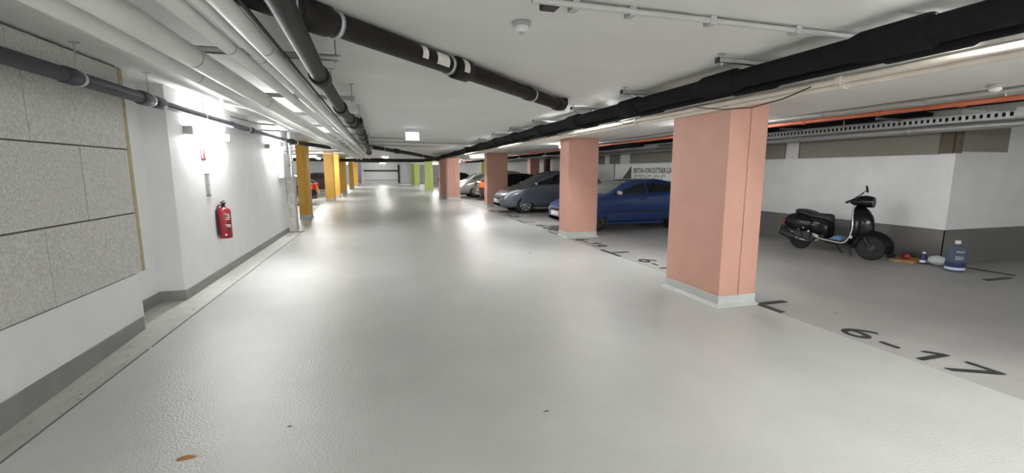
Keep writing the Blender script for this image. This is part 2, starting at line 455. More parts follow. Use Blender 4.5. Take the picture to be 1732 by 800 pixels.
tag(B((8.26, 22.2, .004), (8.52, 22.5, CZ)).build('post', mat('dark_red_post', (.09, .025, .025), .5)), 'dark red post beside small salmon column in the bays', 'post')
column('column', 7.3, 33.6, 7.75, 34.1, CZ, M_green, 'small green column deep in far right bays', 'green columns by the bay wall', fillet=False)

# ================================================================== PIPES
def pipe_run(name, pts, r, m, label, cat='pipe', n=16, couplings=(), clamps=(), hangers=(), group=None):
    """pts world; couplings: list of (p0,p1,r); clamps: list of (p, dir); hangers: list of (x,y,z)"""
    t = thing(name, label, cat, pts[0], 0, group)
    L = lambda p: local(t, p)
    MB().tube([L(p) for p in pts], r, n).build('pipe', m, t)
    for p0, p1, cr in couplings:
        a, b = L(p0), L(p1); d = (b-a).normalized(); q = min(.02, (b-a).length*.2)
        MB().tube([a, a+d*.005, a+d*q, b-d*q, b-d*.005, b], [r*1.0, cr*.93, cr, cr, cr*.93, r*1.0], n).build('coupling', m, t)
    for p, d, cr in clamps:
        a = L(p); d = Vector(d).normalized()
        mb = MB(); mb.tube([a-d*.014, a-d*.012, a+d*.012, a+d*.014], [r, cr, cr, r], n)
        mb.build('clamp', M_galv, t)
    for x, y, z in hangers:
        a = L((x, y, z)); top = L((x, y, CZ))
        mb = MB(); mb.tube([a, top], .006, 6); mb.box((top.x-.035, top.y-.012, top.z-.006), (top.x+.035, top.y+.012, top.z))
        mb.build('hanger_rod', M_galv, t)
    return t
# slate grey pipe along the left wall
Y = Vector((0, 1, 0))
t = pipe_run('drain_pipe', [(-2.28, -1, 2.32), (-2.28, 5.9, 2.325)], .056, M_greypipe, 'slate grey pipe along left wall below the boards top',
   couplings=[((-2.28,4.30,2.324),(-2.28,4.46,2.324),.066), ((-2.28,5.42,2.325),(-2.28,5.6,2.325),.07), ((-2.28,5.72,2.325),(-2.28,5.92,2.325),.064)],
   clamps=[((-2.28,4.5,2.324),Y,.064), ((-2.28,5.64,2.325),Y,.066)],
   hangers=[(-2.28,4.5,2.38),(-2.28,5.64,2.38)])
t = pipe_run('drain_pipe', [(-2.28, 5.9, 2.325), (-2.26, 8.3, 2.33), (-2.24, 12.2, 2.34)], .042, M_greypipe, 'thinner slate grey pipe continuing past lit wall lamps',
   couplings=[((-2.25,9.3,2.333),(-2.25,9.46,2.333),.055), ((-2.245,11.9,2.34),(-2.24,12.1,2.34),.055), ((-2.26,8.2,2.33),(-2.26,8.32,2.33),.05)],
   clamps=[((-2.27,7.1,2.328),Y,.05), ((-2.25,9.15,2.333),Y,.052)],
   hangers=[(-2.27,7.1,2.37),(-2.25,9.15,2.37)])
pipe_run('drain_pipe', [(-2.24, 12.2, 2.34), (-2.18, 13.0, 2.345), (-1.55, 15.4, 2.33)], .055, M_black, 'short dark pipe crossing above nearest yellow column',
   couplings=[((-2.2,12.75,2.345),(-2.17,13.05,2.345),.07)], clamps=[((-2.14,13.15,2.345),(.25,1,0),.066)], hangers=[(-2.14,13.15,2.4)])
tag(MB().tube([(-2.05, 7.1, 2.54), (-1.85, 7.65, 2.54), (-1.7, 8.3, 2.54)], .035, 12).build('stub_pipe', M_conduit), 'short grey pipe stub under ceiling near first wall lamp', 'pipe')
tag(MB().tube([(-2.2, 8.0, 2.43), (-2.0, 8.7, 2.40), (-1.8, 9.5, 2.44)], .008, 6).build('loose_cable', M_blackpl), 'thin dark cable sagging beside grey wall pipe', 'cable')

# the five white pipes under the ceiling
wp = [(-1.416, -1.378, 2.355, 0.0548, 4.30, 'white jacketed pipe, leftmost of five under the ceiling'),
      (-1.166, -1.142, 2.341, 0.0699, 3.51, 'thick white jacketed pipe, second from left of five'),
      (-0.892, -0.878, 2.369, 0.0425, 3.32, 'white jacketed pipe, middle one of five'),
      (-0.788, -0.774, 2.384, 0.0283, 3.68, 'slim white pipe, fourth from left of five'),
      (-0.666, -0.670, 2.360, 0.0472, 3.23, 'white jacketed pipe, rightmost of five with dark line along its edge')]
for x0, x1, z, r, yj, lab in wp:
    t = thing('insulated_pipe', lab, 'pipe', (x0, 0, z), 0, 'white pipes under the ceiling')
    dx = (x1-x0)/30
    f = lambda y: Vector((dx*y, y, 0))
    MB().tube([f(-2), f(12), f(29.2)], r, 20).build('pipe', M_white_pipe, t)
    for k in range(8):
        y = yj + k*2.15 + random.uniform(-.25, .25)*(k > 0)
        MB().tube([f(y), f(y+.012)], r+.0022, 20, caps=False).build('joint_ring', M_white_seam, t)
# thin dark tube beside the last pipe
tag(MB().tube([(-.609, -1, 2.393), (-.609, 8, 2.393), (-.62, 24, 2.393)], .011, 8).build('cable', M_blackpl), 'thin black line running along rightmost white pipe', 'cable')

ords = ['nearest', 'second', 'third', 'fourth', 'fifth', 'sixth', 'seventh', 'eighth', 'ninth', 'tenth']
def strut_thing(x0, x1, y, z, rods, label, group):
    t = thing('ceiling_strut', label, 'strut', (x1, y, z), 0, group)
    mb = MB()
    w_ = x0 - x1
    mb.box((w_, -.02, .016), (0, .02, .021)); mb.box((w_, -.02, -.02), (0, -.016, .02)); mb.box((w_, .016, -.02), (0, .02, .02))
    mb.box((w_, -.02, -.02), (0, -.008, -.016)); mb.box((w_, .008, -.02), (0, .02, -.016))
    mb.build('channel', M_galv, t)
    for rx in rods:
        q = MB(); q.tube([(rx-x1, 0, -.045), (rx-x1, 0, CZ-z)], .006, 8); q.tube([(rx-x1,0,-.034),(rx-x1,0,-.022)], .014, 6); q.box((rx-x1-.03, -.015, CZ-z-.005), (rx-x1+.03, .015, CZ-z))
        q.build('threaded_rod', M_galv, t)
    e = MB(); e.rbox((-.004, -.023, -.023), (.012, .023, .023), .003); e.build('end_cap', M_blackpl if label.find('right') >= 0 else M_galv, t)
    return t
for k, y in enumerate((3.74, 5.70, 7.42, 9.26, 11.2, 13.1, 15.0, 17.0)):
    strut_thing(-1.65, -.27, y, 2.437, (-1.58, -.295), 'galvanised strut over white pipes, %s from the viewer' % ords[k], 'struts over the white pipes')
for k, y in enumerate((1.65, 3.38, 5.0, 6.5, 8.3, 9.9, 11.6, 13.3)):
    strut_thing(3.62, 2.82, y, 2.545, (2.87, 3.5), 'galvanised strut over right black pipe, %s from the viewer' % ords[k], 'struts over the right black pipe')

# black drain pipe beside the white ones
p1 = [(-0.396,-0.472,2.355), (-0.406,2.332,2.355), (-0.444,4.012,2.350), (-0.439,5.909,2.346), (-0.387,7.712,2.341)]
t = pipe_run('drain_pipe', p1, .06, M_black, 'black drain pipe right of white pipes running along aisle',
   couplings=[((-0.442,3.918,2.350),(-0.444,4.172,2.350),.08), ((-0.440,5.758,2.346),(-0.438,6.042,2.346),.08), ((-0.406,6.986,2.344),(-0.396,7.316,2.342),.08)],
   hangers=[(-0.406,2.832,2.402),(-0.440,4.909,2.402)])
L = lambda p: local(t, p)
MB().tube([L((-0.387,7.618,2.341)), L((-0.387,7.854,2.341)), L((-0.340,7.996,2.360)), L((-0.340,8.279,2.360))], .085, 14).build('offset_bend', M_black, t)
q = L((-0.387,7.712,2.341)); MB().rbox((q.x-.02,q.y,q.z), (q.x+.13,q.y+.3,q.z+.11), .03).build('inspection_box', M_black, t)
MB().tube([L(p) for p in [(-0.340,8.279,2.360), (-0.378,12.272,2.355), (-0.415,16.142,2.355), (-0.434,18.880,2.317)]], .07, 16).build('pipe', M_black, t)
for p0, p1, cr in (((-0.349,9.346,2.359),(-0.354,9.770,2.359),.092), ((-0.359,10.667,2.355),(-0.363,11.139,2.355),.092), ((-0.378,12.461,2.355),(-0.382,13.027,2.355),.092), ((-0.430,18.314,2.327),(-0.434,18.880,2.317),.1)):
    MB().tube([L(p0), L(p1)], cr, 16).build('coupling', M_black, t)
# diagonal drain pipe
def lerp(a, b, k): return tuple(a[i] + (b[i]-a[i])*k for i in range(3))
d0, d1 = (-1.15, 2.27, 2.53), (2.40, 5.92, 2.50)
dv = Vector(d1) - Vector(d0)
t = pipe_run('drain_pipe', [d0, d1], .074, M_black, 'black drain pipe crossing ceiling diagonally with white stickers',
   couplings=[(lerp(d0,d1,.20), lerp(d0,d1,.245), .095), (lerp(d0,d1,.505), lerp(d0,d1,.55), .098), (lerp(d0,d1,.79), lerp(d0,d1,.815), .082), (lerp(d0,d1,.965), lerp(d0,d1,1.0), .086)],
   clamps=[(lerp(d0,d1,.492), dv, .085), (lerp(d0,d1,.255), dv, .088), (lerp(d0,d1,.825), dv, .082)],
   hangers=[(lerp(d0,d1,.492)[0], lerp(d0,d1,.492)[1], 2.58), (lerp(d0,d1,.80)[0], lerp(d0,d1,.80)[1], 2.58)])
# elbow up into the ceiling
o = MB().tube([local(t,(2.38,5.90,2.50)), local(t,(2.44,5.97,2.505)), local(t,(2.47,6.0,2.54)), local(t,(2.475,6.01,2.60))], .078, 14).build('elbow', M_black, t)
# stickers: curved patches on the pipe wall facing the viewer
def sticker(k0, k1, a0, a1, r):
    a, b = Vector(lerp(d0,d1,k0)), Vector(lerp(d0,d1,k1)); d = (b-a).normalized()
    nx = d.cross(Vector((0,0,1))).normalized(); nz = nx.cross(d)      # nx points to the viewer side (+x,-y)
    rows = []
    for q in (a, b):
        rows.append([q + (nx*math.cos(R(w_)) + nz*math.sin(R(w_)))*r - Vector(t.location) for w_ in [a0+(a1-a0)*i/8 for i in range(9)]])
    return MB().grid(rows).build('sticker', M_label, t)
for k0, k1, a0, a1 in ((.408, .422, -30, 55), (.445, .478, -35, 45), ): sticker(k0, k1, a0, a1, .0765)
sticker(.515, .532, -25, 45, .1005)

# insulated main pipe on the right with sleeves
XM = 3.2
def zc(y): return 2.435 if y < 12 else 2.435 - (y-12)*.006
t = thing('insulated_main_pipe', 'thick black insulated pipe running along right edge of aisle', 'pipe', (XM, 0, 0))
MB().tube([(0, -2, zc(0)), (0, 12, zc(12)), (0, 31, zc(31))], .082, 20).build('pipe', M_insul, t)
for y in (.3, 2.0, 3.55, 5.2, 7.0, 8.8, 10.7, 12.6, 14.6, 17, 20, 24):
    z = zc(y)
    MB().tube([(0,y,z),(0,y+.01,z),(0,y+.03,z),(0,y+.42,z),(0,y+.5,z)], [.085,.104,.106,.104,.083], 20).build('sleeve', M_insul, t)
    MB().tube([(0,y+.0,z+.08),(0,y+.2,z+.16)], .008, 6).build('hanger_rod', M_galv, t) if y < 12 else None
MB().tube([(0,31,zc(31)),(-.25,31.5,zc(31)),(-.6,31.6,zc(31)),(-8,31.8,zc(31)-.02)], .09, 12).build('crossing_section', M_insul, t)
t = thing('insulated_pipe', 'thinner black insulated pipe tucked below the thick one at right', 'pipe', (3.42, 0, 0))
MB().tube([(0, -2, 2.405), (0, 30, 2.33)], .045, 14).build('pipe', M_insul, t)
for y in (1.9, 3.3, 5.0, 6.8, 8.6, 10.4):
    z = 2.40-.0025*y
    MB().tube([(0,y,z),(0,y+.03,z),(0,y+.5,z),(0,y+.53,z)], [.045,.06,.06,.045], 14).build('sleeve', M_insul, t)
# dangling wire
tag(MB().tube([(3.52, 4.5, 2.32), (3.55, 4.1, 2.25), (3.57, 3.75, 2.225), (3.6, 3.4, 2.26), (3.66, 3.05, 2.36)], .006, 6).build('loose_wire', M_blackpl), 'thin black wire sagging below right black pipe', 'wire')
tag(MB().tube([(3.42, 6.35, 2.37), (3.5, 6.25, 2.34), (3.53, 6.1, 2.29), (3.58, 5.95, 2.31)], .006, 6).build('loose_wire', M_blackpl), 'short black wire end curling under right black pipe', 'wire')
# two cream conduits along the beam foot
for k, (x, z, lab) in enumerate(((3.66, 2.335, 'cream conduit along beam foot, upper of two'), (3.71, 2.30, 'cream conduit along beam foot, lower of two'))):
    t = thing('conduit', lab, 'conduit', (x, 0, z), 0, 'cream conduits along the beam')
    MB().tube([(0, -2, 0), (0, 40, 0)], .026, 10).build('tube', M_cream, t)
    for y in (1.55, 2.9, 6.0, 9.0): MB().rbox((-.03, y, -.03), (.03, y+.05, .035), .006).build('clip', M_cream, t)

# ceiling conduit with saddles
t = thing('conduit', 'grey conduit clipped across ceiling at upper right', 'conduit', (.87, 2.62, CZ-.03))
MB().tube([(0, -.03, 0), (2.72, .0, 0)], .018, 10).build('tube', M_conduit, t)
MB().tube([(.1, -.0, .012), (2.72, .035, .012)], .012, 8).build('second_tube', M_conduit, t)
for x in (.25, .63, 1.22, 1.93, 2.6): MB().rbox((x, -.035, -.026), (x+.05, .045, .03), .006).build('saddle', M_grey_plastic, t)

# crossing pipes farther away
pipe_run('drain_pipe', [(-.40, 17.3, 2.47), (1.2, 20.2, 2.36), (2.9, 24, 2.22)], .075, M_black, 'black drain pipe crossing ceiling behind exit sign',
   couplings=[((.55,19.0,2.41),(.75,19.4,2.39),.1), ((2.75,23.7,2.23),(2.92,24.05,2.22),.11)], clamps=[((0.1,18.2,2.44),(.5,1,0),.09), ((1.85,21.65,2.3),(.45,1,0),.09)], hangers=[(.1,18.2,2.5),(1.85,21.65,2.4)])
pipe_run('drain_pipe', [(-8, 29.6, 2.28), (2.6, 29.8, 2.24), (2.95, 29.4, 2.36)], .085, M_black, 'black pipe spanning aisle far away, upper of two',
   couplings=[((-1.6,29.7,2.26),(0.2,29.75,2.25),.13)])
for k, y in enumerate((14.1, 15.9, 18.2)):
    tag(MB().tube([(-.3, y-.1, CZ-.032), (.75 if k == 0 else 3.6, y+.35+k*.3, CZ-.032)], .018, 8).build('conduit', M_conduit),
        ['grey conduit on ceiling leading to exit sign', 'grey conduit on ceiling just beyond exit sign', 'grey conduit on ceiling in front of far crossing pipe'][k], 'conduit')
for k, (y, x1) in enumerate(((9.2, -1.9), (10.6, -1.9), (18.5, -1.6), (21.0, -1.6), (23.5, -1.6))):
    tag(MB().tube([(-2.6-(k > 1)*3, y, CZ-.16), (x1+.5, y+.2, CZ-.16)], .018, 8).build('conduit', M_conduit),
        'thin grey conduit above left of white pipes, %s from the viewer' % ords[k], 'conduit', 'conduits left of the white pipes')

# services along the right hand bays
t = thing('conduit', 'pale grey conduit along bay ceiling above orange pipe', 'conduit', (5.66, 0, 2.345))
MB().tube([(0, -2, 0), (0, 40, 0)], .024, 10).build('tube', M_conduit, t)
MB().tube([(.0, -2, .036), (0, 40, .036)], .010, 8).build('cable', M_grey_plastic, t)
for y in (3.5, 4.7, 5.9, 7.3): MB().rbox((-.03, y, -.03), (.03, y+.03, .05), .004).build('clip', M_grey_plastic, t)
t = thing('sprinkler_pipe', 'orange red pipe along bays at upper right', 'pipe', (5.70, 0, 2.275))
MB().tube([(0, -2, 0), (0, 40, 0)], .026, 12).build('pipe', M_orange, t)
for y in (3.2, 4.0, 5.0, 6.1, 7.4, 9.2, 11.5, 14): MB().tube([(0,y,0),(0,y+.05,0)], .034, 12).build('coupling', M_orange, t)
for y in (2.9, 4.3, 6.0, 8.5): MB().tube([(0,y,0),(0,y,CZ-2.275)], .008, 6).build('hanger_rod', M_galv, t)
t = thing('cable_tray', 'perforated steel cable tray along bay wall above grey pipe', 'cable tray', (8.6, 0, 2.34))
mb = MB()
mb.box((-.004, -2, .085), (.004, 40, .105)); mb.box((-.004, -2, 0), (.004, 40, .03)); 
y = 2.0
while y < 28:
    mb.box((-.003, y, .03), (.003, y+.045, .085)); y += .085
o = mb.build('perforated_side', M_galv, t); o['kind'] = 'stuff'
MB().box((0, -2, -.004), (.3, 40, .002)).build('tray_floor', M_galv, t)
mb = MB()
for k in range(6): mb.tube([(.04+k*.045, -2, .03+.012*(k % 2)), (.04+k*.045, 40, .03)], .016, 6)
mb.build('cables', M_blackpl, t)
for y in (4.55, 6.7, 8.8, 11): MB().tube([(.0,y,.1),(.0,y,CZ-2.34)], .009, 6).build('hanger_rod', M_galv, t)
for y in (4.0, 6.0, 8.0): MB().box((-.15,y-.02,.15), (.45,y+.02,.19)).build('bracket', M_galv, t)
tag(MB().rbox((8.42, 3.95, 2.35), (8.5, 4.15, 2.47), .008).build('junction_box', M_white), 'small white junction box on cable tray at far right', 'box')
t = thing('grey_pipe', 'large grey pipe under cable tray along bay wall', 'pipe', (8.6, 0, 2.262))
MB().tube([(0,-2,0),(0,40,0)], .055, 16).build('pipe', mat('grey_pipe_coat', (.36, .36, .36), .35, metal=.4), t)
for y in (5.5, 8.5, 12): MB().tube([(0,y,0),(0,y+.05,0)], .062, 16).build('clamp', M_galv, t)
for k, (x, z, r, m) in enumerate(((8.95, 2.42, .05, M_black), (8.2, 2.55, .04, M_insul))):
    tag(MB().tube([(x,-2,z),(x,34,z)], r, 10).build('dark_pipe', m), ['black pipe close to bay wall behind cable tray', 'black insulated pipe above cable tray in the bays'][k], 'pipe')
# far bay services glimpsed over the cars
for k, y in enumerate((17.0, 20.5, 24.0)):
    t = thing('pipe_bracket', 'steel bracket holding bay pipes, %s from the viewer' % ords[k], 'bracket', (6.2, y, 2.2), 0, 'brackets on the bay pipes')
    MB().box((0,-.02,-.02), (1.6,.02,.02)).build('channel', M_galv, t)
    for x in (.1, 1.5): MB().tube([(x,0,-.03),(x,0,.5)], .01, 6).build('threaded_rod', M_galv, t)
tag(MB().tube([(6.9,11,2.31),(6.9,38,2.31)], .06, 12).build('dark_pipe', M_insul), 'black pipe resting on brackets over parked cars', 'pipe')
tag(MB().tube([(7.4,11,2.28),(7.4,38,2.28)], .045, 12).build('silver_pipe', M_silverflue), 'silver pipe resting on brackets over parked cars', 'pipe')

# ================================================================== LAMPS
def batten(x, y, z, rz, label, group, m, L=1.5, wall=False):
    t = thing('lamp', label, 'lamp', (x, y, z), rz, group)
    if wall:   # runs along local y, lens faces +x
        MB().rbox((.0, -L/2, -.045), (.04, L/2, .045), .01).build('housing', M_white, t)
        MB().rbox((.035, -L/2+.02, -.05), (.095, L/2-.02, .05), .02).build('diffuser', m, t)
        for s in (-1, 1): MB().rbox((.0, s*(L/2)-.035, -.055), (.10, s*(L/2)+.035, .055), .012).build('end_cap', M_grey_plastic, t)
    else:
        MB().rbox((-.05, -L/2, .02), (.05, L/2, .06), .01).build('housing', M_white, t)
        MB().rbox((-.055, -L/2+.03, -.04), (.055, L/2-.03, .02), .02).build('diffuser', m, t)
        if z < CZ-.12 and not (3.7 < x < 5.7 and z > 2.2):
            for s in (-1, 1): MB().tube([(0, s*L*.35, .055), (0, s*L*.35, CZ-z)], .006, 6).build('hanger_rod', M_galv, t)
        elif z < 2.29:
            for s in (-1, 1): MB().tube([(0, s*L*.35, .055), (0, s*L*.35, 2.37-z)], .006, 6).build('hanger_rod', M_galv, t)
        for s in (-1, 1): MB().rbox((-.06, s*(L/2)-.03, -.045), (.06, s*(L/2)+.03, .06), .01).build('end_cap', M_grey_plastic, t)
    return t
gw = 'lamps on the left wall'
batten(-2.41, 7.55, 2.12, 0, 'glowing wall lamp above red extinguisher sign', gw, M_lamp_w, 1.5, True)
batten(-2.41, 11.75, 2.13, 0, 'glowing wall lamp near far end of left wall', gw, M_lamp_w, 1.5, True)
batten(-2.41, -1.0, 2.12, 0, 'wall lamp behind the viewer', gw, M_lamp_w, 1.5, True)
gb = 'lamps over the right bays'
for k, y in enumerate((-5.2, 1.2, 7.3, 13.2, 19.4)):
    t = thing('lamp', ['lamp on the beam behind the viewer', 'beam lamp behind black pipe before nearest salmon column', 'beam lamp hidden by black pipe above dark blue hatchback', 'beam lamp hidden by black pipe above slate grey car', 'beam lamp hidden by black pipe above third salmon column'][k], 'lamp', (3.58, y, 2.47), 0, 'lamps on the beam face')
    h_ = MB(); h_.box((-.115, -.77, .024), (.02, .77, .04)); h_.box((-.118, -.77, .0), (-.112, .77, .04)); h_.box((.02, -.5, .0), (.10, -.46, .04)); h_.box((.02, .46, .0), (.10, .5, .04)); h_.box((.014, -.77, -.065), (.02, .77, .04)); h_.build('housing', M_white, t)  # unseen hood, lip and back plate shaped to shield ceiling and beam face
    MB().rbox((-.06, -.72, -.035), (-.018, .72, .02), .014).build('diffuser', M_lamp_e, t)
batten(5.05, 6.2, 2.31, 0, 'added bay lamp hidden behind nearest salmon column', gb, M_lamp_h, .9)  # unseen lamp added to lift the bay wall and second column
batten(5.15, 12.1, 2.31, 0, 'added bay lamp hidden behind second salmon column', gb, M_lamp_h, 1.0)  # unseen lamp added to light the third column and grey car
batten(4.9, 22.4, 2.295, R(75), 'bright bay lamp above maroon hatchback', gb, M_lamp_b, 1.2)
batten(4.6, 31.5, 2.25, R(75), 'bright lamp between green and salmon columns', gb, M_lamp_b)
batten(4.6, 42, 2.25, R(75), 'bay lamp behind green columns', gb, M_lamp_b)
batten(4.2, 54, 2.3, 0, 'bay lamp near the end wall', gb, M_lamp_b)
gl_ = 'lamps in the left bays'
batten(-3.5, 22.3, 2.25, R(80), 'bright lamp seen right of nearest yellow column', gl_, M_lamp_b)
batten(-5.2, 18.6, 2.2, R(85), 'bright lamp seen left of nearest yellow column', gl_, M_lamp_b)
batten(-3.4, 27.5, 2.3, 0, 'lamp lighting second yellow column', gl_, M_lamp_b)
batten(-3.3, 38.0, 2.3, 0, 'lamp lighting middle yellow columns', gl_, M_lamp_b)
batten(-3.3, 48.0, 2.3, 0, 'lamp lighting far yellow columns', gl_, M_lamp_b)
ga = 'lamps on the aisle ceiling'
batten(1.8, -4.3, CZ-.06, PI/2, 'added unseen ceiling lamp over the aisle behind the viewer', ga, M_lamp_n, 1.5)  # fill added behind the camera for the near left wall and pipes
batten(5.15, -2.6, 2.31, PI/2, 'added unseen lamp over the bay behind the viewer', gb, M_lamp_n, 2.0)  # fill added behind the camera for the nearest column front and bay
batten(0.3, 33.5, CZ-.06, PI/2, 'small bright ceiling lamp far down the aisle', ga, M_lamp_b, .45)
batten(-0.2, 46, CZ-.06, 0, 'ceiling lamp well beyond the small bright one', ga, M_lamp_b, 1.2)
batten(-3.6, 57, CZ-.06, 0, 'added lamp in the left bays brightening the end wall', gl_, M_lamp_b, 1.5)  # added to throw more light on the end wall
batten(0.2, 58.5, CZ-.06, PI/2, 'added ceiling lamp brightening the end wall', ga, M_lamp_b, .7)  # extra lamp put in for a brighter end wall

# exit sign
t = thing('exit_sign', 'glowing white exit sign hanging from ceiling over aisle', 'sign', (.75, 11.2, 2.42))
MB().rbox((-.165, -.02, -.10), (.165, .02, .10), .006).build('housing', M_white, t)
MB().box((-.155, -.024, -.02), (.155, -.02, .092)).build('lit_panel', M_exit, t)
MB().box((-.155, -.024, -.092), (.155, -.02, -.02)).build('lit_panel', M_exit_blue, t)
MB().box((-.14, -.03, .10), (.14, .03, .155)).build('mount', M_white, t)
MB().tube([(0,0,.15),(0,0,CZ-2.42)], .012, 8).build('hanger_rod', M_white, t)

# smoke detectors
def detector(x, y, z, label):
    t = thing('smoke_detector', label, 'smoke detector', (x, y, z), 0)
    MB().lathe([(.062,0),(.066,-.012),(.062,-.026),(.05,-.030)], 24).build('base', M_grey_plastic, t)
    MB().lathe([(.045,-.029),(.046,-.046),(.030,-.062),(.016,-.066)], 20).build('sensor_head', M_white, t)
    MB().lathe([(.017,-.064),(.016,-.075),(.008,-.078)], 12).build('lens', M_grey_plastic, t)
detector(.955, 3.06, CZ, 'round white smoke detector on ceiling at top centre')
detector(5.35, 2.8, 2.37, 'flat white smoke detector at upper right beside grey conduit')
tag(MB().rbox((.95, 2.6, CZ-.05), (1.05, 2.7, CZ), .01, M_blackpl).build('ceiling_socket', M_blackpl), 'small black fitting on ceiling near smoke detector', 'fitting')
# far sprinkler / sensor with a white drop
t = thing('ceiling_sensor', 'small white sensor hanging from ceiling far down aisle', 'sensor', (.45, 22.5, CZ))
MB().lathe([(.09,0),(.09,-.04),(.05,-.06)], 16).build('base', M_white, t); MB().tube([(0,0,-.05),(0,0,-.35)], .02, 8).build('stem', M_white, t)

# ================================================================== LEFT WALL ITEMS
t = thing('extinguisher_sign', 'small red and white extinguisher sign under wall lamp', 'sign', (-2.408, 7.36, 1.865))
MB().box((0,-.085,-.115), (.004,.085,.115)).build('plate', M_signred, t)
MB().box((.003,-.062,-.088), (.006,.062,.088)).build('face', M_white, t)
mb = MB(); mb.rbox((.005,-.01,-.085), (.010,.045,.03), .002); mb.box((.005,0,.03), (.009,.03,.06)); mb.box((.005,-.035,.055), (.009,.04,.07)); mb.box((.005,-.05,-.03), (.009,-.035,.06)); 
mb.build('pictogram', M_signred, t)
t = thing('instruction_notice', 'narrow printed instruction notice on wall above extinguisher', 'notice', (-2.408, 7.42, 1.40))
MB().box((0,-.085,-.16), (.004,.085,.16)).build('sheet', M_grey_plastic if False else mat('notice_paper', (.50, .50, .50), .6), t)
mb = MB()
for k in range(9):
    z = .125-k*.031
    mb.box((.003,-.07,z-.006), (.0055,-.07+random.uniform(.07,.135),z+.006))
mb.build('print_lines', mat('notice_ink', (.16, .16, .16), .7), t)
MB().box((.003,-.085,.145), (.006,.085,.16)).build('top_rail', M_blackpl, t); MB().box((.003,-.085,-.16), (.006,.085,-.145)).build('bottom_rail', M_blackpl, t)
# fire extinguisher
t = thing('fire_extinguisher', 'red fire extinguisher hanging on left wall', 'fire extinguisher', (-2.32, 7.70, .585))
MB().lathe([(.0,0),(.078,.0),(.088,.012),(.09,.03),(.09,.40),(.084,.43),(.062,.462),(.034,.475)], 28).build('cylinder', M_red, t)
MB().lathe([(.034,.472),(.024,.485),(.024,.51),(.03,.515),(.03,.53)], 16).build('valve', M_blackpl, t)
mb = MB(); mb.rbox((-.012,-.03,.525), (.012,.11,.54), .004); mb.rbox((-.012,-.02,.548), (.012,.12,.562), .004, None, Matrix.Rotation(R(8), 4, 'X'))
mb.build('handle', M_blackpl, t)
MB().tube([(-.01,-.03,.51),(-.045,-.06,.50),(-.075,-.085,.42),(-.078,-.088,.25),(-.07,-.085,.12)], .012, 10).build('hose', M_blackpl, t)
MB().tube([(-.07,-.085,.14),(-.062,-.08,.06)], [.016,.02], 10).build('nozzle', M_blackpl, t)
def cyl_patch(r, a0, a1, z0, z1): 
    return [[Vector((r*math.cos(R(a0+(a1-a0)*i/8)), r*math.sin(R(a0+(a1-a0)*i/8)), z)) for i in range(9)] for z in (z0, z1)]
mb = MB()
for k, (z, a) in enumerate(((.36,-20),(.335,-8),(.31,-14),(.285,-22),(.20,-25),(.175,-12))): mb.grid(cyl_patch(.0915, a-42, -22+k % 3*4, z, z+.014))
mb.build('label_print', M_label, t)
MB().lathe([(.014,0),(.014,.006)], 12, None, Matrix.Translation((.03,-.084,.06)) @ Matrix.Rotation(R(-70),4,'Z') @ Matrix.Rotation(PI/2,4,'Y')).build('seal', M_white, t)
mb = MB(); mb.box((-.09,-.03,.30), (-.07,.03,.46)); mb.build('wall_bracket', M_blackpl, t)
# electrical box, foil pipe and stub at the end of the left wall
t = thing('electrical_cabinet', 'grey wall cabinet at far end of left wall', 'cabinet', (-2.405, 12.46, 1.42))
MB().rbox((0,-.42,0), (.13,.42,.62), .012).build('body', M_conduit, t); MB().rbox((.125,-.39,.03), (.14,.39,.59), .005).build('door', M_conduit, t)
MB().rbox((.135,.30,.28), (.155,.34,.36), .004).build('handle', M_blackpl, t)
t = thing('vertical_pipe', 'shiny foil wrapped vertical pipe at end of left wall', 'pipe', (-2.30, 13.1, 1.45))
MB().tube([(0,0,0),(0,0,1.2)], .07, 16).build('pipe', M_silverflue, t)
for z in (.25, .62, .8): MB().tube([(0,0,z),(0,0,z+.05)], .078, 16).build('joint_ring', M_silverflue, t)
tag(MB().tube([(-2.45,13.15,1.95),(-4.6,13.6,1.95)], .06, 12).build('silver_pipe', M_silverflue), 'horizontal silver pipe behind nearest yellow column', 'pipe')
# drain grate
t = thing('drain_grate', 'dark drain grate in floor at end of left wall', 'grate', (-2.25, 12.83, .004))
MB().box((-.2,-.05,-.01), (.22,.05,.004)).build('frame', M_blackpl, t)
for k in range(8): MB().box((-.19+k*.05,-.045,.0), (-.165+k*.05,.045,.008)).build('bar', M_galv, t)

# sign board on bay wall
t = thing('wayfinding_sign', 'large white wayfinding sign with black arrow behind blue car', 'sign', (9.19, 13.55, 1.3))
MB().box((-.02,-2.4,-.55), (0,3.0,.52)).build('board', M_white, t)
MB().box((-.025,3.0,-.55), (0,3.06,.56)).build('edge', M_blackpl, t)
mb = MB(); mb.prism([(0,0),(.62,.46),(.62,-.46)], 0, .006, Matrix(((0,0,-1,-.02),(-1,0,0,2.35),(0,1,0,.02),(0,0,0,1)))); mb.build('arrow', M_blackpl, t, fix=True)
def sign_text(txt, size, y, z, m, wide, name):
    me = glyph_mesh(txt, size, .003); me.materials.clear(); me.materials.append(m)
    o = bpy.data.objects.new(name, me); COL.objects.link(o); o.parent = t
    xs = [v.co.x for v in me.vertices]; s = wide/(max(xs)-min(xs))
    o.scale = (s, 1, 1)
    o.location = (-.024, y, z); o.rotation_euler = (PI/2, 0, -PI/2)
sign_text('BERTHA-VON-SUTTNER-GASSE', .27, 1.58, .22, M_blackpl, 2.6, 'lettering')
sign_text('STIEGE', .70, 1.58, -.32, mat('grey_lettering', (.42, .42, .41), .6), 2.0, 'lettering')

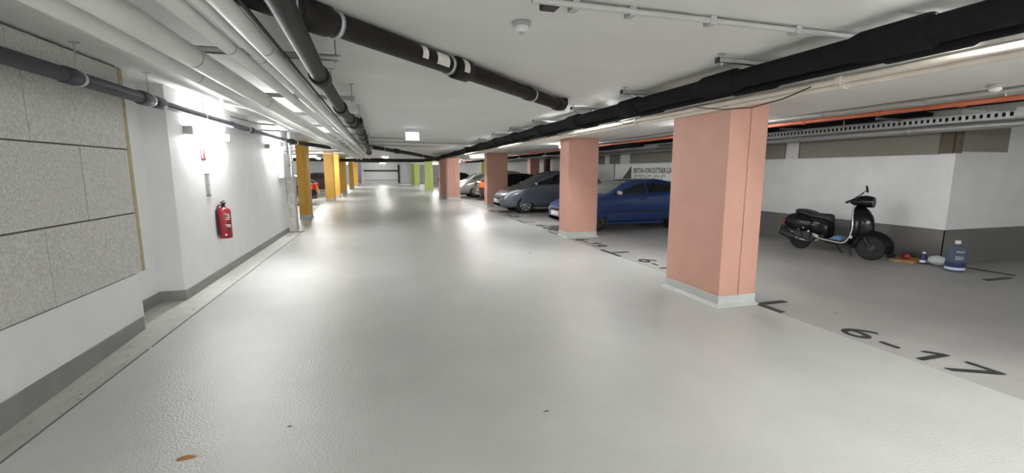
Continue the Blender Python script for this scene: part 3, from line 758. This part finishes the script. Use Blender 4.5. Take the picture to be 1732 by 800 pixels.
# ================================================================== CARS
def interp(tab, x):
    if x <= tab[0][0]: return tab[0][1]
    for (a, va), (b, vb) in zip(tab[:-1], tab[1:]):
        if x <= b:
            k = (x-a)/(b-a); k = k*k*(3-2*k)*.5 + k*.5
            return va + (vb-va)*k
    return tab[-1][1]
def chaikin(p, n=2):
    for _ in range(n):
        q = [p[0]]
        for a, b in zip(p[:-1], p[1:]): q += [a*.75+b*.25, a*.25+b*.75]
        q.append(p[-1]); p = q
    return p
def car(label, loc, rz, paint, spec, group=None, detail=True, rim=None, cat='car', name='car'):
    L, W, H = spec['L'], spec['W'], spec['H']
    cw, rs, re, te = spec['cowl'], spec['roof0'], spec['roof1'], spec['tail']     # cowl, roof start, roof end, bottom of rear glass
    hood = spec['hood']; deck = spec['deck']; belt0 = hood
    top = [(0,.50),(.03,.60),(.12,.70),(.35,hood-.13),(.75,hood-.04),(cw,hood+.03),(rs-.12,H-.07),(rs+.25,H-.012),((rs+re)/2+.2,H),(re,H-.07),(te,deck+.02),(L-.06,deck-.06),(L,.62)]
    belt = [(0,.48),(.03,.57),(.12,.66),(.35,hood-.17),(.75,hood-.09),(cw,hood-.03),(re,hood+.06),(te,deck-.01),(L-.06,deck-.1),(L,.58)]
    half = [(0,.52),(.04,.64),(.16,.76),(.4,.825),(.8,.86),(1.4,.87),(L-1.2,.87),(L-.5,.84),(L-.15,.77),(L-.04,.70),(L,.58)]
    sc = W/1.74
    bot = [(0,.24),(.3,.20),(L-.4,.22),(L,.32)]
    inn = [(0,.9),(.75,.86),(cw,.88),(rs,.73),(re,.72),(te,.84),(L,.9)]
    wd = lambda x: interp(half, x)*sc
    def sect(x):
        w = wd(x); zb = interp(bot, x); b = interp(belt, x); tp = max(interp(top, x), b+.005); wt = w*interp(inn, x)
        p = [Vector((x,0,zb)), Vector((x,w*.86,zb)), Vector((x,w*.985,zb+.10)), Vector((x,w*1.0,(zb+b)*.5+.08)), Vector((x,w*.985,b-.05)), Vector((x,w*.955,b)),
             Vector((x,wt*1.0,b+(tp-b)*.86)), Vector((x,wt*.9,b+(tp-b)*.965)), Vector((x,wt*.5,tp-.004)), Vector((x,0,tp))]
        return chaikin(p, 2)
    xs = [0,.015,.04,.08,.13,.2,.28] + [.35+i*(L-.75)/44 for i in range(45)] + [L-.33,L-.26,L-.19,L-.13,L-.08,L-.04,L-.015,L]
    rows = []
    for x in xs:
        h = sect(x); rows.append(h + [Vector((p.x,-p.y,p.z)) for p in h[-2:0:-1]])
    mb = MB(); mb.grid(rows, closed=True)
    n = len(rows[0]); mb.add(rows[0], [tuple(range(n))], None); mb.add(rows[-1], [tuple(range(n))[::-1]], None)
    t = thing(name, label, cat, loc, rz, group)
    body = mb.build('body', paint, t, fix=False)
    bm = bmesh.new(); bm.from_mesh(body.data); bmesh.ops.remove_doubles(bm, verts=bm.verts[:], dist=.0004); bmesh.ops.recalc_face_normals(bm, faces=bm.faces[:]); bm.to_mesh(body.data); bm.free()
    for p in body.data.polygons: p.use_smooth = True
    ax = (spec['ax0'], spec['ax1']); wr = spec.get('wr', .31)
    # wheel arches cut with cylinders
    cut = MB()
    for a in ax:
        for s in (-1, 1): cut.cyl((a, s*(W/2-.26), wr), (a, s*(W/2+.2), wr), wr+.055, 28)
    co = cut.build('cutter', M_well); md = body.modifiers.new('b', 'BOOLEAN'); md.object = co; md.operation = 'DIFFERENCE'; md.solver = 'EXACT'
    dg = bpy.context.evaluated_depsgraph_get(); dg.update()
    me = bpy.data.meshes.new_from_object(body.evaluated_get(dg)); body.modifiers.clear(); body.data = me; bpy.data.objects.remove(co)
    # ---- glass
    def sidey(x, z):
        h = sect(x); best = h[0].y
        for a, b in zip(h[:-1], h[1:]):
            if a.z >= interp(bot, x)+.2 and a.z <= z <= b.z and b.z > a.z: return a.y+(b.y-a.y)*(z-a.z)/(b.z-a.z)
        return h[-4].y
    def side_window(quad, s, m, name='side_window'):
        (xa, za), (xb, zb_), (xc, zc_), (xd, zd) = quad       # bottom front, bottom rear, top rear, top front
        rows = []
        for i in range(7):
            v = i/6; row = []
            for j in range(9):
                u = j/8
                x = (xa+(xb-xa)*u)*(1-v) + (xd+(xc-xd)*u)*v; z = (za+(zb_-za)*u)*(1-v) + (zd+(zc_-zd)*u)*v
                row.append(Vector((x, s*(sidey(x, z)+.006), z)))
            rows.append(row)
        return MB().grid(rows).build(name, m, t)
    zb0 = hood + .045; zt = H - .13
    pil = spec['bpillar']
    f0 = cw + .22; 
    for s in (-1, 1):
        side_window(((f0, zb0), (pil-.04, zb0+.035), (pil-.05, zt+.005), (rs+.18, zt-.01)), s, spec.get('glass', M_glass))
        side_window(((pil+.04, zb0+.038), (te-.62, zb0+.075), (re-.42, zt-.015), (pil+.03, zt+.005)), s, spec.get('glass', M_glass))
        side_window(((te-.56, zb0+.08), (te-.22, zb0+.13), (re-.12, zt-.05), (re-.36, zt-.02)), s, spec.get('glass', M_glass))
    def topy(x): return wd(x)*interp(inn, x)*.9
    def screen(xa, xb, m, nm):
        rows = []
        for i in range(9):
            x = xa+(xb-xa)*i/8; h = sect(x); row = []
            w = topy(x)*.97
            for j in range(13):
                y = -w + 2*w*j/12
                z = None
                for a, b in zip(h[:-1], h[1:]):
                    if a.y >= abs(y) >= b.y and a.z > interp(belt, x)-.001: z = a.z+(b.z-a.z)*((a.y-abs(y))/max(a.y-b.y, 1e-6))
                if z is None: z = h[-1].z
                row.append(Vector((x, y, z+.007)))
            rows.append(row)
        return MB().grid(rows).build(nm, m, t)
    screen(cw+.06, rs-.10, spec.get('screen', M_glass_l), 'windscreen')
    # rear glass: shift back so that it sits proud of the sloping tail
    g = screen(re+.04, te-.03, M_glass, 'rear_window')
    for v in g.data.vertices: v.co.x += .008
    # ---- wheels
    for a in ax:
        for s in (-1, 1):
            y0 = s*(W/2-.115)
            Mw = Matrix.Translation((a, y0, wr)) @ Matrix.Rotation(-s*PI/2, 4, 'X')
            wh = MB().lathe([(wr*.62,-.095),(wr*.9,-.10),(wr*.985,-.075),(wr,-.03),(wr,.03),(wr*.985,.075),(wr*.9,.10),(wr*.64,.095),(wr*.62,.06)], 32, None, Mw).build('wheel', M_tyre, t)
            rb = MB(); rb.lathe([(wr*.64,.02),(wr*.66,.093),(wr*.6,.09),(wr*.58,.045),(.02,.04)], 28, None, Mw)
            rb.lathe([(.055,.04),(.05,.085),(.02,.09)], 14, None, Mw)
            ns = spec.get('spokes', 7)
            for k in range(ns):
                Q = Mw @ Matrix.Rotation(2*PI*k/ns, 4, 'Z')
                rb.box((.03,-.026,.06), (wr*.62,.026,.085), None, Q)
            ri = rb.build('rim', rim or M_rim, wh)
            MB().cyl((a, s*(W/2-.25), wr), (a, s*(W/2-.22), wr), wr+.05, 24).build('wheel_well', M_well, t)
    # ---- front end, lights, details
    for s in (-1, 1):
        rows = []
        for i in range(7):
            x = .13+.52*i/6; z1 = interp(belt, x)+.01; z0 = z1-.15*(1-i/9)
            rows.append([Vector((x-.012, s*(wd(x)*(.985 if k else .99)+.008), z)) for k, z in enumerate((z0, (z0+z1)/2, z1-.015))])
        MB().grid(rows).build('headlight', M_headl, t)
        mb = MB(); mb.rbox((.02, s*.38-.16, interp(belt,.06)-.06), (.12, s*.38+.16, interp(belt,.06)+.0), .02); mb.build('headlight', M_headl, t)
        # tail lamp wraps the corner
        rows = []
        for k in range(8):
            a = k/7
            x = L-.30+a*.27; y = wd(x)+.008
            rows.append([Vector((x+.012*a, s*(y-.0), z)) for z in (deck-.30, deck-.16, deck-.02)])
        x = L-.005
        rows.append([Vector((x, s*wd(L-.05)*.86, z)) for z in (deck-.30, deck-.16, deck-.03)])
        MB().grid(rows).build('tail_lamp', spec.get('tl', M_taill), t)
        mm = MB(); y_a = s*(W/2-.03); y_b = s*(W/2+.15); mm.rbox((cw+.30, min(y_a,y_b), hood+.04), (cw+.40, max(y_a,y_b), hood+.15), .035)
        mm.build('mirror', spec.get('mirror', paint), t)
        xs_ = pil - .16
        for hx, hz in ((pil-.16, hood-.08), (te-.75, hood-.06)):
            MB().rbox((hx-.09, s*(sidey(hx,hz)+.018)-.014, hz-.014), (hx+.09, s*(sidey(hx,hz)+.018)+.014, hz+.014), .01).build('door_handle', spec.get('handle', paint), t)
        # door gaps and rubbing strip follow the body side
        mb = MB()
        for x0, z0, z1 in ((cw+.12, .36, hood-.02), (pil, .33, hood+.03), (te-.62, .55, hood+.06)):
            zs = [z0+(z1-z0)*i/8 for i in range(9)]
            mb.grid([[Vector((x0+d-.06*(i/8 if x0 > pil else 0), s*(sidey(x0,z)+.003), z)) for i, z in enumerate(zs)] for d in (-.005,.005)])
        mb.build('door_gap', M_blackpl, t)
        mb = MB()
        mb.grid([[Vector((x, s*(sidey(x,z)+.007), z)) for x in [ax[0]+.42+(ax[1]-ax[0]-.84)*i/12 for i in range(13)]] for z in (.50,.545)])
        mb.build('rubbing_strip', spec.get('strip', paint), t)
        mb = MB(); mb.rbox((ax[0]+.38, s*W/2*.90-.03, .17), (ax[1]-.38, s*W/2*.90+.03, .235), .012); mb.build('sill', spec.get('sill', paint), t)
    MB().rbox((-.03, -.26, .40), (.05, .26, .51), .006).build('number_plate', M_plate, t)
    MB().rbox((-.006, -.42, .52), (.1, .42, .60), .02).build('grille', M_blackpl, t)
    MB().rbox((.0, -.55, .26), (.12, .55, .38), .02).build('lower_grille', M_blackpl, t)
    MB().rbox((L-.06, -.26, .50), (L+.012, .26, .61), .006).build('number_plate', M_plate, t)
    MB().rbox((L-.16, -.66*sc, .30), (L+.015, .66*sc, .46), .04).build('rear_bumper', spec.get('bumper', paint), t)
    return t
hatch = dict(L=4.10, W=1.72, H=1.39, cowl=1.10, roof0=1.98, roof1=3.25, tail=3.92, hood=.93, deck=1.00, ax0=.86, ax1=3.32, bpillar=2.36, wr=.305, spokes=5, strip=M_blackpl, handle=M_blackpl, mirror=M_silver)
mpv = dict(L=4.45, W=1.80, H=1.62, cowl=.95, roof0=2.15, roof1=3.75, tail=4.30, hood=1.02, deck=1.08, ax0=.90, ax1=3.60, bpillar=2.50, wr=.335, spokes=9, mirror=M_chrome, sill=M_chrome)
comp = dict(L=3.95, W=1.70, H=1.50, cowl=1.0, roof0=1.85, roof1=3.3, tail=3.85, hood=.95, deck=1.02, ax0=.82, ax1=3.2, bpillar=2.25, wr=.305, spokes=6, tl=M_tailo)
car('dark blue hatchback parked between first and second salmon columns', (4.58, 11.5, 0), 0, M_blue, hatch, rim=M_rimdark)
car('slate grey people carrier with nose towards aisle', (4.28, 16.95, 0), 0, M_greycar, mpv)
car('black hatchback partly hidden behind slate grey car', (8.75, 20.9, 0), PI, M_blackcar, comp)
car('dark maroon hatchback with red tail lamps beside third salmon column', (9.0, 24.3, 0), PI, M_darkred, comp)
car('silver car beyond maroon hatchback with nose towards aisle', (4.55, 27.75, 0), 0, M_silver, mpv)
comp2 = dict(comp); comp2['tl'] = M_taill
car('black hatchback behind nearest yellow column in left bays', (-6.9, 23.3, 0.004), 0, M_blackcar, comp2)
car('dark car glimpsed between far yellow columns in left bays', (-7.0, 38.6, 0.004), 0, M_darkred, comp)
car('dark car glimpsed between green columns in right bays', (8.6, 38.5, 0), PI, M_blackcar, comp)
car('white car glimpsed between green and salmon columns', (4.6, 31.2, 0), 0, M_white, comp)

# ================================================================== SCOOTER
t = thing('motor_scooter', 'gloss black motor scooter with silver trim parked by bay wall', 'scooter', (8.36, 7.12, 0), R(-86))
t.rotation_euler = (R(0), 0, R(-86))
# local: x forward (rear axle x=0, front axle x=1.29), y left (+) / right (-) ; the viewer sees the right side
def wheel(x, r, wd_, steer=0, nm='front_wheel'):
    Mw = Matrix.Translation((x, 0, r)) @ Matrix.Rotation(steer, 4, 'Z') @ Matrix.Rotation(PI/2, 4, 'X')
    o = MB().lathe([(r*.62,-wd_*.42),(r*.80,-wd_*.5),(r*.93,-wd_*.42),(r,-wd_*.14),(r,wd_*.14),(r*.93,wd_*.42),(r*.80,wd_*.5),(r*.62,wd_*.42)], 32, None, Mw).build(nm, M_tyre, t)
    rb = MB(); rb.lathe([(r*.6,-wd_*.36),(r*.65,-wd_*.4),(r*.65,wd_*.4),(r*.6,wd_*.36)], 28, None, Mw)
    for k in range(5):
        Q = Mw @ Matrix.Rotation(2*PI*k/5, 4, 'Z')
        rb.box((.02,-.022,wd_*.18), (r*.63,.012,wd_*.34), None, Q); rb.box((.02,-.0,wd_*.14), (r*.63,.03,wd_*.3), None, Q)
        rb.box((.02,-.022,-wd_*.34), (r*.63,.022,-wd_*.2), None, Q)
    rb.lathe([(.055,-wd_*.45),(.055,wd_*.45)], 18, None, Mw)
    rb.build('rim', M_rimdark, o)
    return o
STEER = R(24)
wheel(-.06, .225, .12, 0, 'rear_wheel')
wheel(1.29, .235, .12, STEER, 'front_wheel')
# rear body shell: loft along x
def loft(secs, m, nm, n=20, cap=True):
    """secs: (x, zc, hy, hz, p) superellipse sections"""
    rows = []
    for x, z, hy, hz, p in secs:
        row = []
        for j in range(n):
            a = 2*PI*j/n; c, s_ = math.cos(a), math.sin(a)
            row.append(Vector((x, hy*math.copysign(abs(c)**(2/p), c), z+hz*math.copysign(abs(s_)**(2/p), s_))))
        rows.append(row)
    mb = MB(); mb.grid(rows, closed=True)
    if cap: mb.add(rows[0], [tuple(range(n))]); mb.add(rows[-1], [tuple(range(n))[::-1]])
    return mb.build(nm, m, t, fix=True)
loft([(-.40,.60,.05,.05,2),(-.34,.60,.12,.10,2.2),(-.20,.585,.19,.15,2.4),(.0,.56,.22,.19,2.5),(.2,.54,.225,.19,2.5),(.36,.50,.20,.20,2.5),(.48,.47,.15,.20,2.5),(.54,.46,.11,.19,2.5)], M_scoot, 'rear_body')
for s in (-1, 1):
    mb = MB()
    rows = []
    for i in range(9):
        a = PI*i/8; 
        rows.append([Vector((.02+.30*math.cos(b), s*(.195+.055*math.sin(a)), .53+.155*math.sin(b)*(1 if math.sin(b) > 0 else .7))) for b in [2*PI*j/20 for j in range(20)]])
    rows = []
    for k, (f, yy) in enumerate(((1,.19),(.93,.23),(.75,.25),(.4,.26),(.05,.262))):
        rows.append([Vector((.02+.32*f*math.cos(b), s*yy, .53+.16*f*math.sin(b)*(1 if math.sin(b) > 0 else .75))) for b in [2*PI*j/24 for j in range(24)]])
    MB().grid(rows, closed=True).add(rows[-1], [tuple(range(24))]).build('side_cowl', M_scoot, t, fix=True)
# rear mudguard, plate, tail lamp
MB().tube([(-.24,0,.42),(-.38,0,.40),(-.47,0,.34)], [.05,.045,.04], 10).build('rear_mudguard', M_blackpl, t)
MB().rbox((-.50,-.09,.30), (-.48,.09,.46), .004, None, Matrix.Identity(4)).build('number_plate', mat('dark_plate', (.2, .2, .2), .5), t)
MB().rbox((-.43,-.06,.52), (-.37,.06,.62), .015).build('tail_lamp', M_taill, t)
for s in (-1, 1): MB().lathe([(.02,0),(.028,.03),(.015,.05)], 12, None, Matrix.Translation((-.36,s*.15,.53)) @ Matrix.Rotation(-PI/2,4,'Y')).build('indicator', M_tailo, t)
# engine and exhaust on the right side
mb = MB(); mb.rbox((-.16,-.20,.20), (.34,.02,.40), .04); mb.rbox((.16,-.14,.26), (.5,.12,.40), .04); mb.cyl((.02,-.22,.30), (.02,-.10,.30), .09, 18); mb.cyl((.22,-.22,.34), (.22,-.12,.34), .07, 18)
mb.build('engine', mat('dark_engine', (.05, .05, .05), .4, metal=.5), t)
for p in ((.05,-.225,.43), (.16,-.235,.47), (.26,-.225,.41), (-.08,-.235,.36)):
    MB().lathe([(.028,0),(.028,.012),(.014,.02)], 12, None, Matrix.Translation(p) @ Matrix.Rotation(PI/2,4,'X')).build('engine_bolt', M_chrome, t)
MB().box((.03,-.245,.50), (.12,-.235,.52)).build('engine_badge', M_chrome, t)
ex = MB().tube([(-.36,-.22,.34),(-.34,-.22,.34),(-.10,-.22,.27),(-.02,-.21,.25)], [.05,.075,.08,.04], 16).build('exhaust', M_blackpl, t)
MB().tube([(-.02,-.21,.25),(.12,-.19,.22),(.3,-.14,.22),(.42,-.06,.26)], .02, 10).build('exhaust_pipe', M_galv, ex)
MB().lathe([(.03,0),(.035,.02),(.02,.03)], 14, None, Matrix.Translation((-.36,-.22,.34)) @ Matrix.Rotation(-PI/2,4,'Y')).build('exhaust_tip', M_chrome, ex)
MB().tube([(-.02,.16,.24),(-.22,.15,.55)], .025, 10).build('shock_absorber', M_blackpl, t)
# seat
loft([(x*.80+.13, z, hy, hz, p) for x, z, hy, hz, p in [(-.36,.775,.05,.03,2.2),(-.33,.775,.12,.05,2.4),(-.20,.77,.15,.06,2.6),(.0,.745,.155,.06,2.6),(.12,.715,.16,.055,2.6),(.28,.705,.155,.06,2.6),(.42,.70,.13,.07,2.6),(.50,.685,.10,.08,2.4),(.545,.665,.05,.06,2.2)]], M_seat, 'seat')
MB().tube([(-.15,-.11,.70),(.05,-.165,.69),(.24,-.17,.655),(.45,-.14,.63),(.53,-.10,.60)], .012, 8).build('seat_piping', M_blackpl, t)
# floor board and under tunnel
mb = MB(); mb.rbox((.48,-.21,.255), (.98,.21,.295), .012); mb.rbox((.5,-.10,.20), (1.06,.10,.27), .02); mb.build('floorboard', M_blackpl, t)
# leg shield: curved panel from the floor to the headset
rows = []
prof = [(.93,.275,.21),(1.00,.32,.225),(1.06,.42,.235),(1.085,.55,.235),(1.075,.68,.225),(1.05,.80,.205),(1.02,.90,.15),(1.0,.95,.10)]
for x, z, hw in prof:
    rows.append([Vector((x + .11*(1-(y/hw)**2)**.5*.9 if abs(y) < hw else x, y, z)) for y in [-hw+2*hw*j/16 for j in range(17)]])
mb = MB(); mb.grid(rows)
rows2 = [[p - Vector((.025,0,0)) for p in r] for r in rows]; mb.grid(rows2)
mb.build('leg_shield', M_scoot, t)
# front nose over the steering column
loft([(1.0,.64,.17,.33,2.4),(1.10,.62,.17,.33,2.3),(1.18,.59,.14,.30,2.2),(1.25,.56,.09,.24,2.1),(1.29,.53,.03,.15,2)], M_scoot, 'front_column')
# bright edge trim round the right and left side of the leg shield, flowing into the floorboard
for s in (-1, 1):
    pts = [(.36,s*.215,.315),(.55,s*.215,.29),(.80,s*.218,.268),(.90,s*.22,.265),(.955,s*.226,.285)] + [(x-.004, s*(hw+.004), z) for x, z, hw in prof[1:]]
    MB().tube(pts, .011, 8).build('edge_trim', M_silverline, t)
    MB().lathe([(.03,0),(.032,.015),(.012,.03)], 14, None, Matrix.Translation((1.06,s*.235,.40)) @ Matrix.Rotation(-s*-PI/2,4,'X')).build('indicator', M_indic, t)
# front fender
SM = Matrix.Translation((1.29,0,0)) @ Matrix.Rotation(STEER,4,'Z') @ Matrix.Translation((-1.29,0,0))
rows = []
for i in range(15):
    a = R(-18 + 205*i/14); rr = .30 + .03*math.sin(a)
    x = 1.29 + rr*math.cos(a)*1.06; z = .225 + rr*math.sin(a)*.98
    hw = .125*(.55+.45*math.sin(max(0.05, PI*(i+1)/16)))
    rows.append([SM @ Vector((1.29+(x-1.29)*(1-.30*(q*q)), hw*q, .225+(z-.225)*(1-.30*(q*q)))) for q in [-1+2*j/10 for j in range(11)]])
MB().grid(rows).build('front_fender', M_scoot, t)
mb = MB(); mb.tube([SM @ Vector((1.29,-.085,.235)), SM @ Vector((1.20,-.085,.36)), SM @ Vector((1.16,-.05,.45))], .022, 8); mb.tube([SM @ Vector((1.23,.0,.36)), Vector((1.12,0,.72)), Vector((1.03,0,.98))], .032, 10)
mb.build('fork', M_blackpl, t)
# headset, light, bars (turned with the wheel)
HM = Matrix.Translation((1.03,0,.975)) @ Matrix.Rotation(STEER,4,'Z') @ Matrix.Scale(1.22,4)
mb = MB()
rows = []
for x, z, hy, hz in ((-.12,.05,.05,.03),(-.08,.055,.10,.06),(0,.06,.12,.085),(.07,.06,.115,.09),(.12,.055,.09,.085),(.15,.05,.082,.08)):
    rows.append([HM @ Vector((x, hy*math.cos(2*PI*j/18), z+hz*math.sin(2*PI*j/18))) for j in range(18)])
mb.grid(rows, closed=True); mb.add(rows[0], [tuple(range(18))]); mb.build('headset', M_scoot, t, fix=True)
MB().lathe([(.083,0),(.080,.014),(.055,.03),(.02,.036)], 20, None, HM @ Matrix.Translation((.148,0,.05)) @ Matrix.Rotation(PI/2,4,'Y')).build('headlight', mat('dark_headlight', (.06, .06, .065), .1, coat=1), t)
for s in (-1, 1):
    MB().tube([HM @ Vector((-.02,s*.08,.09)), HM @ Vector((-.06,s*.18,.09)), HM @ Vector((-.09,s*.21,.075))], .020, 10).build('handlebar', M_scoot, t)
    MB().tube([HM @ Vector((-.085,s*.20,.078)), HM @ Vector((-.13,s*.29,.05))], .021, 10).build('grip', M_blackpl, t)
    MB().tube([HM @ Vector((-.04,s*.17,.10)), HM @ Vector((-.03,s*.22,.08)), HM @ Vector((-.08,s*.30,.055))], .007, 6).build('brake_lever', M_blackpl, t)
# the one upright mirror seen above the headset
mr = MB().tube([HM @ Vector((-.05,.20,.11)), HM @ Vector((-.03,.23,.17)), HM @ Vector((.02,.22,.215))], .007, 6).build('mirror_stalk', M_blackpl, t)
MB().lathe([(.0,-.008),(.05,-.008),(.058,0),(.05,.012),(0,.014)], 18, None, HM @ Matrix.Translation((.03,.205,.235)) @ Matrix.Rotation(R(78),4,'Y')).build('mirror', M_blackpl, t)
mr = MB().tube([HM @ Vector((-.05,-.20,.11)), HM @ Vector((-.0,-.22,.16)), HM @ Vector((.06,-.2,.19))], .007, 6).build('mirror_stalk', M_blackpl, t)
MB().tube([(.62,.0,.24),(.70,.16,.02)], .012, 8).build('side_stand', M_blackpl, t)
MB().tube([(.98,-.10,.20),(1.06,-.14,.03)], .012, 8).build('centre_stand_arm', M_blackpl, t)
MB().lathe([(.012,0),(.012,.02)], 10, None, Matrix.Translation((.975,-.03,.62)) @ Matrix.Rotation(PI/2,4,'Y')).build('bag_hook', M_chrome, t)
MB().tube([(.36,-.215,.36),(.46,-.225,.335)], .022, 10).build('foot_peg', M_silverline, t)
# blue cloth on the floorboard
sc_mat = Matrix.Translation((8.36, 7.12, 0)) @ Matrix.Rotation(R(-86), 4, 'Z')
mb = MB(); rows = []
for i in range(9):
    u = i/8; rows.append([sc_mat @ Vector((.60+.28*u, -.16+.26*j/8, .297 + .075*math.sin(PI*u)**.6*math.sin(PI*j/8)**.6 + random.uniform(0,.006))) for j in range(9)])
mb.grid(rows)
tag(mb.build('folded_cloth', M_bluecloth), 'folded blue cloth lying on scooter floorboard', 'cloth')

# ================================================================== BOTTLES AND LITTER BY THE BAY WALL
t = thing('water_bottle', 'large pale blue water bottle with white cap by wall corner', 'bottle', (8.84, 4.80, 0), 0)
t.scale = (.86, .86, 1.0)
MB().lathe([(.10,0),(.135,.006),(.142,.03),(.138,.06),(.142,.08),(.142,.15),(.137,.165),(.142,.18),(.142,.28),(.137,.295),(.140,.31),(.13,.345),(.09,.395),(.042,.425),(.036,.445)], 32).build('bottle', M_water, t)
MB().lathe([(.04,.440),(.043,.445),(.043,.485),(.036,.492)], 20).build('cap', M_white, t)
MB().lathe([(.1435,.085),(.1435,.15)], 32).build('label_band', M_navy, t)
mb = MB(); mb.lathe([(.1430,.03),(.1415,.07)], 32); mb.build('lower_band', mat('pale_label_band', (.55, .6, .75), .5), t)
def wrap_text(txt, r, z, size, m, mid, wide):
    me = glyph_mesh(txt, size, .001); me.materials.clear(); me.materials.append(m)
    xs = [v.co.x for v in me.vertices]; x0, x1 = min(xs), max(xs)
    for v in me.vertices:
        a = mid + (v.co.x-x0)/(x1-x0)*wide/r - wide/r/2
        v.co = Vector((r*math.cos(a), r*math.sin(a), z+v.co.y))
    o = bpy.data.objects.new('label_print', me); COL.objects.link(o); o.parent = t
mb = MB()
for k in range(5):
    a = R(208+k*11)
    mb.grid([[Vector((.1432*math.cos(a+d), .1432*math.sin(a+d), z)) for d in (0, .05, .10, .14)] for z in (.315, .335)])
for k in range(3):
    a = R(205); mb.grid([[Vector((.1434*math.cos(a+i*.11), .1434*math.sin(a+i*.11), z+k*.022)) for i in range(9)] for z in (.20, .208)])
mb.build('label_print', mat('pale_print', (.5, .52, .6), .6), t)
# plastic bag lying beside it
mb = MB(); rows = []
for i in range(7):
    a = i/6; k = math.sin(PI*min(max(a,.06),.94))**.35
    rows.append([Vector((9.02, 5.13+.26*(a-.5)*1.0, .092) ) + Vector((.085*k*math.cos(2*PI*j/14), .0, .092*k*math.sin(2*PI*j/14)*(.9+.1*math.cos(3*j)))) for j in range(14)])
mb.grid(rows, closed=True); mb.add(rows[0], [tuple(range(14))]); mb.add(rows[-1], [tuple(range(14))])
tag(mb.build('plastic_bag', M_bag, fix=True), 'white plastic bag between small bottle and water bottle', 'bag')
t = thing('small_bottle', 'small dark blue bottle with white cap by bay wall', 'bottle', (8.98, 5.325, 0))
MB().lathe([(.035,0),(.05,.01),(.05,.13),(.03,.165),(.02,.18)], 20).build('bottle', M_navy, t)
MB().lathe([(.024,.178),(.026,.18),(.026,.21),(.02,.215)], 14).build('cap', M_white, t)
MB().lathe([(.0505,.03),(.0505,.07)], 20).build('label_band', M_bag, t)
t = thing('work_shoe', 'black shoe lying by bay wall in front of scooter', 'shoe', (9.08, 5.82, 0), R(-80))
def shoe(mb, L_, w_, h_):
    rows = []
    for x, w2, h2 in ((-.5,.55,.75),(-.42,.75,.95),(-.2,.8,1.0),(.0,.85,.75),(.25,1.0,.5),(.42,.85,.4),(.5,.4,.25)):
        rows.append([Vector((x*L_, w_*w2*.5*math.cos(2*PI*j/14), max(.004, h_*h2*(.5+.5*math.sin(2*PI*j/14))))) for j in range(14)])
    mb.grid(rows, closed=True); mb.add(rows[0], [tuple(range(14))]); mb.add(rows[-1], [tuple(range(14))])
mb = MB(); shoe(mb, .30, .11, .09); mb.build('upper', M_seat, t, fix=True)
MB().rbox((-.15,-.05,0), (.15,.05,.02), .008).build('sole', M_blackpl, t)
mb = MB(); rows = []
for i in range(6):
    k = math.sin(PI*(i+.4)/5.8)
    rows.append([Vector((8.93+.07*k*math.cos(2*PI*j/12)+.02*i/5, 5.56+.13*(i/5-.5)+random.uniform(-.008,.008), .095+.05*k*math.sin(2*PI*j/12))) for j in range(12)])
mb.grid(rows, closed=True); mb.add(rows[0], [tuple(range(12))]); mb.add(rows[-1], [tuple(range(12))])
tag(mb.build('red_rag', M_litred, fix=True), 'crumpled red rag lying on brown card by bay wall', 'rag')
t = thing('cardboard_piece', 'flat brown card under the red rag by bay wall', 'cardboard', (8.90, 5.56, 0), R(12))
mb = MB(); mb.box((-.12,-.17,0), (.10,.17,.045)); mb.box((.10,-.17,.0), (.115,.17,.075)); mb.build('sheet', M_card, t)
mb = MB(); mb.box((-.125,.02,.0), (-.11,.18,.03)); mb.build('flap', M_foam, t)
tag(MB().lathe([(.03,0),(.045,.02),(.04,.055),(.015,.07)], 14, None, Matrix.Translation((9.13,6.02,.0))).build('white_ball', M_white), 'small white round thing resting against wall near scooter wheel', 'ball')
# small bits lying on the aisle floor
for k, (x, y, lab) in enumerate(((-1.12, 2.72, 'brown leaf scrap on aisle floor at lower left'), (-.62, 2.9, 'tiny dark crumb on aisle floor right of leaf scrap'), (1.0, 2.62, 'small dark crumb on aisle floor at lower centre'), (2.75, 8.2, 'dark fleck on aisle floor before second salmon column'))):
    mb = MB(); s = (.05, .018, .02, .035)[k]
    pts = [(x+s*1.3*math.cos(a)*(.6+.4*random.random()), y+s*.6*math.sin(a)*(.6+.4*random.random()), 0) for a in [2*PI*i/9 for i in range(9)]]
    vs = [(p[0], p[1], .0045) for p in pts] + [(x, y, .012)]
    mb.add(vs, [(i, (i+1) % 9, 9) for i in range(9)])
    tag(mb.build('floor_scrap', M_card if k == 0 else M_brown), lab, 'litter')
